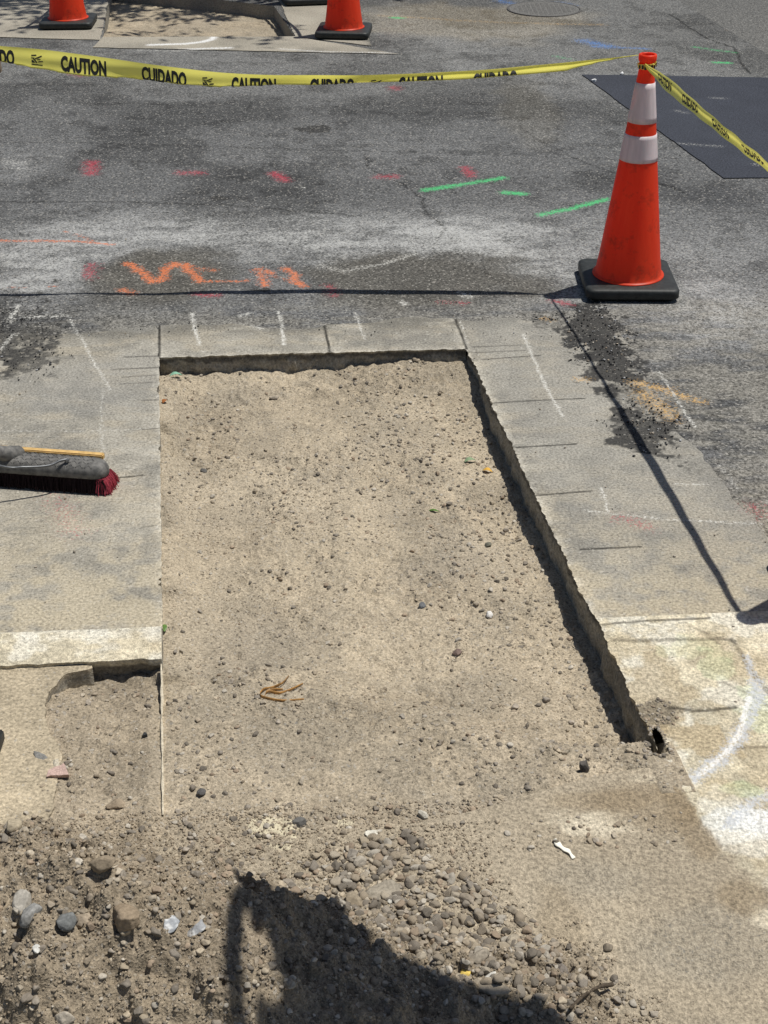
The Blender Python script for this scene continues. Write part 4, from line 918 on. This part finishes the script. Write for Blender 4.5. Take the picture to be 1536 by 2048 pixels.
# ------------------------------------------------------------------ boxes, tubes
def box_bm(bm, sx, sy, sz, loc, bev=0.0, rot=None, seg=2):
    r = bmesh.ops.create_cube(bm, size=1); vs = r['verts']; bmesh.ops.scale(bm, vec=(sx, sy, sz), verts=vs)
    if bev:
        ed = list({e for v in vs for e in v.link_edges}); rr = bmesh.ops.bevel(bm, geom=ed, offset=bev, segments=seg, affect='EDGES'); vs = list({v for f in rr['faces'] for v in f.verts} | {v for v in vs if v.is_valid})
    if rot is not None: bmesh.ops.rotate(bm, matrix=rot, verts=vs)
    bmesh.ops.translate(bm, vec=loc, verts=vs)
def bm_obj(name, bm, parent, mat, smooth=False):
    me = bpy.data.meshes.new(name); bm.to_mesh(me); bm.free(); return obj(name, me, parent, mat, smooth=smooth)
def tube_me(name, pts, r, n=10, sm=True):
    P = [Vector(p) for p in pts]; V = []; Fq = []
    if not hasattr(r, '__len__'): r = [r]*len(P)
    for i, p in enumerate(P):
        d = (P[min(i+1, len(P)-1)]-P[max(i-1, 0)]).normalized(); a = d.cross(Vector((0, 0, 1)) if abs(d.z) < .9 else Vector((1, 0, 0))).normalized(); b = d.cross(a)
        for k in range(n): q = 2*math.pi*k/n; V.append((p+(a*math.cos(q)+b*math.sin(q))*r[i])[:])
    for i in range(len(P)-1):
        for k in range(n): Fq.append((i*n+k, i*n+(k+1) % n, (i+1)*n+(k+1) % n, (i+1)*n+k))
    c0 = len(V); V += [P[0][:], P[-1][:]]
    for k in range(n): Fq += [(c0, c0, (k+1) % n, k), (c0+1, c0+1, (len(P)-1)*n+k, (len(P)-1)*n+(k+1) % n)]
    bm = bmesh.new(); vv = [bm.verts.new(v) for v in V]
    for f in Fq:
        f = list(dict.fromkeys(f))
        try: bm.faces.new([vv[i] for i in f])
        except ValueError: pass
    me = bpy.data.meshes.new(name); bm.to_mesh(me); bm.free(); return me
def curve_pts(P, n=24):
    P = [Vector(p) for p in P]; P = [P[0]*2-P[1]]+P+[P[-1]*2-P[-2]]; o = []
    for i in range(1, len(P)-2):
        for k in range(n):
            t = k/n; a, b, c, d = P[i-1:i+3]; o.append(.5*((2*b)+(c-a)*t+(2*a-5*b+4*c-d)*t*t+(3*b-a-3*c+d)*t**3))
    return o+[P[-2]]

# ------------------------------------------------------------------ push broom
q0 = at(212, 992); q1 = at(0, 976); d = q1-q0; ang = math.atan2(d[1], d[0])-math.pi      # block runs left from its right end
bl, bw, bh, zb = .61, .080, .046, .047
br = thing('push_broom', 'push broom with ribbed grey block and red bristles on the left concrete', 'broom', (q0[0], q0[1], 0), ang)
# local frame: x runs left along the block (negative), y away from the camera
bm = bmesh.new(); rr_ = None; yc_ = .045
for ins, z in ((.005, zb), (.0, zb+.005), (.0, zb+.020), (.003, zb+.029), (.009, zb+.038), (.017, zb+.044), (.027, zb+.046), (.036, zb+.0462)):
    h = bw/2-ins; pts_ = [(-bl, -h), (-bl*.75, -h), (-bl*.5, -h), (-bl*.25, -h)]+[(-bw/2+h*math.sin(a)*1.0, -h*math.cos(a)) for a in np.linspace(0, math.pi, 17)]+[(-bl*.25, h), (-bl*.5, h), (-bl*.75, h), (-bl, h)]
    ring = [bm.verts.new((x, yc_+y, z)) for x, y in pts_]
    if rr_:
        for k in range(len(ring)): bm.faces.new((rr_[k], rr_[(k+1) % len(ring)], ring[(k+1) % len(ring)], ring[k]))
    else: bm.faces.new(ring[::-1])
    rr_ = ring
bm.faces.new(rr_)
for i in range(40):
    for j, (dy, zz_, rx) in enumerate(((.011, zb+.0385, .85), (.024, zb+.0455, .25), (.042, zb+.0463, 0), (.060, zb+.0455, -.25))):
        x = -.045-i*.0138-(j % 2)*.0069
        if x < -bl+.02: continue
        box_bm(bm, .0135, .0030, .0022, (x, yc_-bw/2+dy, zz_), 0, Matrix.Rotation(rx, 3, 'X') @ Matrix.Rotation(.75 if (i+j) % 2 else -.75, 3, 'Z'))
bm_obj('block', bm, br, M_BROOM, True)
bm = bmesh.new(); box_bm(bm, bl-.03, .022, .018, (-bl/2-.015, .045+bw/2+.0115, zb+bh-.012), .003); bm_obj('wood_strip', bm, br, M_WOOD)
def bristles(n, red):
    V = []; Fq = []
    r = np.random.default_rng(5+red)
    for i in range(n):
        if red: x = r.uniform(-.030, -.004); y = r.uniform(.010, .080)
        else: x = r.uniform(-bl+.01, -.008); y = r.choice([r.uniform(.008, .03), r.uniform(.03, .082)])
        sp = (y-.045)/.04; ex = max(0, (x+.035)/.035)
        tx_ = x+r.normal(0, .005)+ex*.014; ty_ = y+sp*.008+r.normal(0, .004); tz = r.uniform(.0, .010)
        w = .0011; k = len(V); mx, my = x*.5+tx_*.5+ex*.006*1, y*.5+ty_*.5
        for (a, b, c) in ((x, y, zb+.002), (mx, my, zb*.5+.006), (tx_, ty_, tz)):
            V += [(a-w, b-w*.5, c), (a+w, b-w*.5, c), (a, b+w, c)]
        for q in (0, 3):
            for e in range(3): Fq.append((k+q+e, k+q+(e+1) % 3, k+q+3+(e+1) % 3, k+q+3+e))
    return rawmesh('bristles', V, Fq)
obj('bristles', bristles(5200, 0), br, M_DKRED, smooth=False); obj('bristles', bristles(1500, 1), br, M_RED, smooth=False)
# wire brace from a bolt on the block out to the handle
invb = Matrix.Translation(br.location) @ Matrix.Rotation(ang, 4, 'Z'); invb = invb.inverted()
def bp(x, y, z): return invb @ Vector(at(x, y, z))
zt = zb+bh
b0 = Vector((-.125, .022, zt+.006))
hb = Vector((-bl/2, .045, zt)); hd = Vector((-.30, -.62, .42)).normalized()
hit = hb+hd*.36
pts = curve_pts([b0+Vector((.006, .002, .004)), b0+Vector((-.010, -.010, .004)), Vector((-.165, -.012, zt+.004)), Vector((-.225, -.045, zt+.012)), Vector((-.29, -.085, zt+.035)), hit])
obj('brace', tube_me('brace', pts, .0036), br, M_STEEL)
bm = bmesh.new(); bmesh.ops.create_cone(bm, cap_ends=True, segments=6, radius1=.0075, radius2=.0065, depth=.007); bmesh.ops.translate(bm, vec=b0+Vector((.006, .002, .0)), verts=bm.verts); bm_obj('bolt', bm, br, M_STEEL)
obj('handle', tube_me('handle', [hb+hd*.02, hb+hd*.5, hb+hd*1.45], .0125, 14), br, M_WOOD)
obj('socket', tube_me('socket', [hb-hd*.03, hb+hd*.02, hb+hd*.12], [.032, .024, .017], 14), br, M_BROOM)

# ------------------------------------------------------------------ small things
def ground_thing(name, me, px, py, mat, label, cat, rz=0, dz=0.0):
    z = 0.0
    for _ in range(6):
        p = at(px, py, z); z = float(top_z(np.array([p[0]]), np.array([p[1]]))[0])
    o = obj(name, me, None, mat); o.location = (p[0], p[1], z+dz); o.rotation_euler = (0, 0, rz); return tag(o, label, cat)
def z_of(x, y, z=0.0):
    for _ in range(6):
        p = at(x, y, z); z = float(top_z(np.array([p[0]]), np.array([p[1]]))[0])
    return Vector(p)
pts = [z_of(*q)+Vector((0, 0, h)) for q, h in (((1140, 2022), .006), ((1165, 2003), .014), ((1195, 1988), .018), ((1224, 1979), .014))]
me = tube_me('twig', curve_pts(pts, 8), [.0035]*10+[.003]*8+[.0042]*7, 8); tag(obj('twig', me, None, M_TWIG), 'bent brown twig at the right end of the gravel spill', 'twig')
# curled dry strip on the dirt floor
t = thing('dry_leaf', 'curled dry brown leaf strip on the dirt floor', 'leaf', z_of(560, 1390))
for Q in ([(578, 1354), (566, 1370), (545, 1378), (527, 1384), (520, 1392), (530, 1400), (565, 1404), (608, 1403)], [(528, 1398), (536, 1388), (560, 1389), (584, 1383), (606, 1370)], [(532, 1386), (548, 1384), (566, 1382)]):
    c = curve_pts([z_of(*q)+Vector((0, 0, .004+.003*(i % 2))) for i, q in enumerate(Q)], 10); n = len(c)
    V = []
    for i, p in enumerate(c):
        w = .0028*math.sin(math.pi*min(1, .12+.8*i/n))+.0008
        V += [(p+Vector((0, .3*w, w)))[:], (p-Vector((0, .3*w, w)))[:], (p-Vector((0, .3*w-.0015, w)))[:], (p+Vector((0, .3*w+.0015, w)))[:]]
    Fq = [(4*i+a, 4*i+(a+1) % 4, 4*i+4+(a+1) % 4, 4*i+4+a) for i in range(n-1) for a in range(4)]
    local(t, obj('strip', rawmesh('strip', V, Fq), t, M_STRAP))
def leaf_me(L, Wd, curl=.2):
    n = 10; V = []; 
    for i in range(n+1):
        f = i/n; w = Wd*math.sin(math.pi*f**.8)*.5+.0002; z = curl*L*math.sin(math.pi*f)*.4
        V += [(f*L-L/2, -w, z+w*.5), (f*L-L/2, 0, z), (f*L-L/2, w, z+w*.5)]
    Fq = [(3*i+a, 3*i+3+a, 3*i+4+a, 3*i+1+a) for i in range(n) for a in (0, 1)]
    me = rawmesh('leaf', V, Fq); bm = bmesh.new(); bm.from_mesh(me); bmesh.ops.solidify(bm, geom=bm.faces[:], thickness=.0005); bm.to_mesh(me); bm.free(); return me
ground_thing('leaf', leaf_me(.036, .014), 329, 1258, M_LEAF, 'small green leaf on the dirt beside the end of the white curb', 'leaf', 1.75, .004)
ground_thing('leaf', leaf_me(.042, .020, .4), 940, 925, plain('pale_leaf', (.22, .30, .17), .6, .3), 'pale green leaf on the dirt near the far right wall', 'leaf', .3, .004)
ground_thing('leaf', leaf_me(.034, .011), 868, 1024, M_LEAF, 'dark green leaf on the dirt in the middle right of the floor', 'leaf', -.2, .003)
ground_thing('leaf', leaf_me(.035, .018, .4), 975, 945, plain('yellow_leaf', (.62, .36, .06), .6, .3), 'yellow leaf on the dirt below the pale green leaf', 'leaf', -.3, .004)
ground_thing('plastic_scrap', leaf_me(.048, .022, .35), 352, 756, plain('mint_plastic', (.22, .42, .30), .5, .4), 'crumpled mint green scrap in the far left corner of the trench', 'scrap', .25, .008)
ground_thing('leaf', leaf_me(.030, .016, .3), 330, 806, plain('rust_leaf', (.30, .11, .03), .6, .3), 'rust brown leaf against the left edge of the trench', 'leaf', 1.2, .006)
bm = bmesh.new(); r = bmesh.ops.create_grid(bm, x_segments=14, y_segments=3, size=.5)
for v in bm.verts:
    x, y = v.co.x, v.co.y; w = .012*(1-.5*(x+.5)**2)+.003*math.sin(x*17); v.co = (x*.066, y*2*w*.5+.002*math.sin(x*9), .0006+.0015*math.sin(x*8)**2)
bmesh.ops.solidify(bm, geom=bm.faces[:], thickness=.0012); me = bpy.data.meshes.new('wood_splinter'); bm.to_mesh(me); bm.free()
ground_thing('wood_splinter', me, 1128, 1700, plain('white_wood', (.80, .77, .66), .7, .2, 150, .9, 1.08), 'white splinter of painted wood lying on the dusty walk', 'splinter', -.95, .003)
# thin pale form board left standing at the side of the trench
g = Grid(); v_ = span(-2.43, VC0-.01, .01)
T, I = np.meshgrid(np.array([0, 0, 1, 1]), np.arange(len(v_)), indexing='ij'); Vv = v_[I]; wv = .0022+.0008*np.sin(Vv*40)+.0008*np.sin(Vv*91)
zz_ = np.where(np.isin(np.arange(4)[:, None]+0*I, (1, 2)), .001+.003*np.sin(Vv*23)+.05*ss(Vv, -2.1, -2.5)*0, -.12)
X, Y = uvw(-.004+(T*2-1)*wv, Vv); g.add(X, Y, zz_)
tag(obj('form_board', g.mesh('form_board'), None, plain('pale_wood', (.52, .46, .35), .8, .2, 120, .6, 1.3), smooth=False), 'thin pale form board on edge between the trench and the soil under the white curb', 'board')
# narrow dark strip added at the left edge
bm = bmesh.new(); pp = at(-8, 1545); box_bm(bm, .05, .40, .03, (0, 0, 0), .004); tb = bm_obj('dark_strip', bm, None, M_RUBBER); tb.location = (at(-26, 1530)[0], at(0, 1490)[1]-.18, .017); tb.rotation_euler = (0, 0, .02)
tag(tb, 'dark narrow strip end poking in at the left edge beside the heap', 'rubber strip')
# barricade that holds the tape at the left
bar = thing('barricade', 'weathered wooden barricade at the left edge that holds the caution tape end', 'barricade', (TP[1].x-.66, TY+.01, 0))
bm = bmesh.new(); box_bm(bm, 1.3, .03, .13, (0, 0, TP[1].z-.035), .004); bm_obj('board', bm, bar, M_GREYWOOD)
for sx in (-.5, .5):
    for sy in (-1, 1):
        bm = bmesh.new(); box_bm(bm, .06, .03, .96, (sx-.08, sy*.17, .455), .003, None); bmesh.ops.rotate(bm, cent=(sx, sy*.17, .455), matrix=Matrix.Rotation(sy*.34, 3, 'X'), verts=bm.verts); bm_obj('leg', bm, bar, M_GREYWOOD)

# ------------------------------------------------------------------ far excavation, far pavement, manhole
g = Grid()
def far_quad(c, n, m, jit=0.01): g.add(*quad_grid([at(*q)[:2] for q in c], n, m, 0.001, jit, 77))
far_quad([(205, 74), (590, 73), (800, 105), (180, 96)][::-1], 120, 30) if False else None
far_quad([(186, 95), (800, 108), (590, 73), (205, 74)], 160, 24)
far_quad([(-300, 66), (200, 80), (222, -26), (-300, -40)], 160, 60)
far_quad([(590, 73), (745, 92), (668, -40), (540, -40)], 60, 60)
me = g.mesh('far_pavement')
V = np.empty(len(me.vertices)*3, np.float32); me.vertices.foreach_get('co', V); V = V.reshape(-1, 3).astype(float); X, Y = V[:, 0], V[:, 1]
n1 = fbm(X, Y, 3, 4, 501); b = np.array([.30, .275, .225])[None]*(.75+.5*n1[:, None]); m = ss(fbm(X, Y, 6, 4, 503), .42, .6)*ss(Y, 10.2, 9.4); b = b*(1-.5*m[:, None])+.5*m[:, None]*np.array([.13, .125, .11])
m = ell(X, Y, 775, 88, 45, 18, .5, 8); b = b*(1-.85*m[:, None])+.85*m[:, None]*np.array([.05, .05, .048])
p = np.zeros((len(X), 4)); p[:, :3] = (.75, .76, .76)
for q, w, a in (([(428, 74), (424, 79), (405, 84), (370, 88), (300, 90)], .05, .95), ([(280, 99), (350, 100), (420, 97), (460, 96)], .05, .8), ([(560, 98), (650, 104), (790, 106)], .04, .55)):
    p[:, 3] = np.maximum(p[:, 3], stroke(X, Y, q, w)*a)
setcol(me, 'base', b); setcol(me, 'paint', p); obj('far_pavement', me, None, M_CONC, 'structure')
X, Y, Z = quad_grid([np.array(q) for q in FH], 170, 150, 0)
s, t = np.meshgrid(np.linspace(0, 1, 170), np.linspace(0, 1, 150))
Z = -.10+.085*np.maximum(ss(s, .45, .0)*ss(t, .5, .0), ss(t, .25, 0)*ss(s, .95, .5))+.03*(fbm(X, Y, 6, 4, 511)-.5)+.015*(fbm(X, Y, 25, 3, 513)-.5)
obj('far_dirt', soil_mesh('far_dirt', X, Y, Z), None, M_DIRT, 'structure')
g = Grid(); f4 = FH+[FH[0]]
for (x0, y0), (x1, y1) in zip(f4[:-1], f4[1:]):
    a = np.linspace(0, 1, 60)[None]; T = np.linspace(0, 1, 6)[:, None]; g.add(x0+(x1-x0)*a+0*T, y0+(y1-y0)*a+0*T, -T*.16+0*a)
me = g.mesh('far_trench_wall'); setcol(me, 'base', np.tile([[.26, .24, .2]], (len(me.vertices), 1))); setcol(me, 'paint', np.zeros((len(me.vertices), 4))); obj('far_trench_wall', me, None, M_CONC, 'structure')
mh = thing('manhole_cover', 'round iron manhole cover in the far road near the top edge', 'manhole cover', Vector(at(1088, 18)))
R = at(1162, 18)[0]-at(1088, 18)[0]
obj('rim', revolve([(R*1.0, -.003), (R*1.0, .003), (R*.96, .003), (R*.955, -.002)], 64), mh, M_IRON)
bm = bmesh.new(); bmesh.ops.create_circle(bm, cap_ends=True, segments=64, radius=R*.945); bmesh.ops.translate(bm, vec=(0, 0, .0015), verts=bm.verts)
for i in range(-6, 7):
    for j in range(-6, 7):
        if math.hypot(i, j)*R*.13 < R*.82: box_bm(bm, R*.085, R*.085, .003, (i*R*.13, j*R*.13, .0012))
bm_obj('lid', bm, mh, plain('worn_iron', (.125, .122, .115), .9, .2, 90, .5, 1.6))

# ------------------------------------------------------------------ off-frame things whose shade falls in the picture
def shade_pt(x, y, h):
    z = .05
    for _ in range(6):
        p = at(x, y, z); q = np.linspace(-.03, .03, 5); a, b = np.meshgrid(p[0]+q, p[1]+q); z = float(top_z(a.ravel(), b.ravel()).mean())
    return Vector((p[0]+SHX*(h-z), p[1]+SHY*(h-z), h))
can = thing('shadow_blocker', 'made-up awning above the frame that throws the big pointed shadow on the heap', 'blocker', (1.9, .6, 0))  # invented sheet and tubes, outlined so their shadow falls on the heap
HH = 2.25
out = [(466, 1742), (482, 1744), (520, 1762), (560, 1788), (610, 1800), (650, 1800), (690, 1822), (716, 1862), (760, 1890), (830, 1925), (905, 1960), (985, 1985), (1060, 1998), (1100, 2015), (1150, 2060), (1200, 2130), (1250, 2300), (512, 2300), (512, 2030), (512, 1998), (545, 2008), (570, 1990), (562, 1962), (536, 1945), (550, 1916), (536, 1872), (516, 1832), (500, 1800)]
bm = bmesh.new(); f = bm.faces.new([bm.verts.new(shade_pt(x, y, HH)) for x, y in out]); bmesh.ops.triangulate(bm, faces=[f]); bmesh.ops.solidify(bm, geom=bm.faces[:], thickness=.012)
local(can, bm_obj('blocker_sheet', bm, can, M_BLOCKER))
local(can, obj('blocker_tube', tube_me('blocker_tube', curve_pts([shade_pt(x, y, HH-.03) for x, y in ((462, 2320), (466, 2150), (468, 1980), (468, 1860), (474, 1822), (490, 1812), (508, 1824), (524, 1860))], 10), .0175, 10), can, M_STEEL))
local(can, obj('blocker_arm', tube_me('blocker_arm', [shade_pt(900, 2200, HH+.03), Vector((1.2, .9, HH+.15)), Vector((1.9, .6, HH+.1))], .02, 10), can, M_STEEL))
local(can, obj('blocker_post', tube_me('blocker_post', [(1.9, .6, 0), (1.9, .6, HH+.15)], .03, 12), can, M_STEEL))
# street tree beyond the frame, its leaf shade falls on the far excavation
TX, TYY = -.62, 12.75
tr = thing('street_tree', 'leafy street tree beyond the top edge that dapples the far excavation', 'tree', (TX, TYY, 0))
obj('trunk', tube_me('trunk', [(0, 0, 0), (.05, 0, 1.2), (0, .05, 2.6), (.1, 0, 4.2)], [.16, .13, .11, .05], 12), tr, M_BARK)
for k in range(7):
    a = k*.9; obj('limb', tube_me('limb', [(0, .02, 2.2+.15*k), (.7*math.cos(a), .7*math.sin(a), 3.1+.15*k), (1.5*math.cos(a), 1.4*math.sin(a), 3.9+.1*k)], [.06, .04, .015], 8), tr, M_BARK)
rl = np.random.default_rng(9); cl = rl.normal(size=(70, 3))*np.array([1.0, .75, .6])+np.array([0, -.2, 4.2]); n = 5200
c = cl[rl.integers(0, 70, n)]+rl.normal(size=(n, 3))*.19; RMx = rots(n); q = np.array([(-.07, 0, 0), (0, -.032, .01), (.07, 0, 0), (0, .032, .01)])
V = (np.einsum('nij,pj->npi', RMx, q)+c[:, None]).reshape(-1, 3); obj('crown', rawmesh('crown', V, np.arange(n*4).reshape(n, 4)), tr, M_TREELEAF, smooth=False)
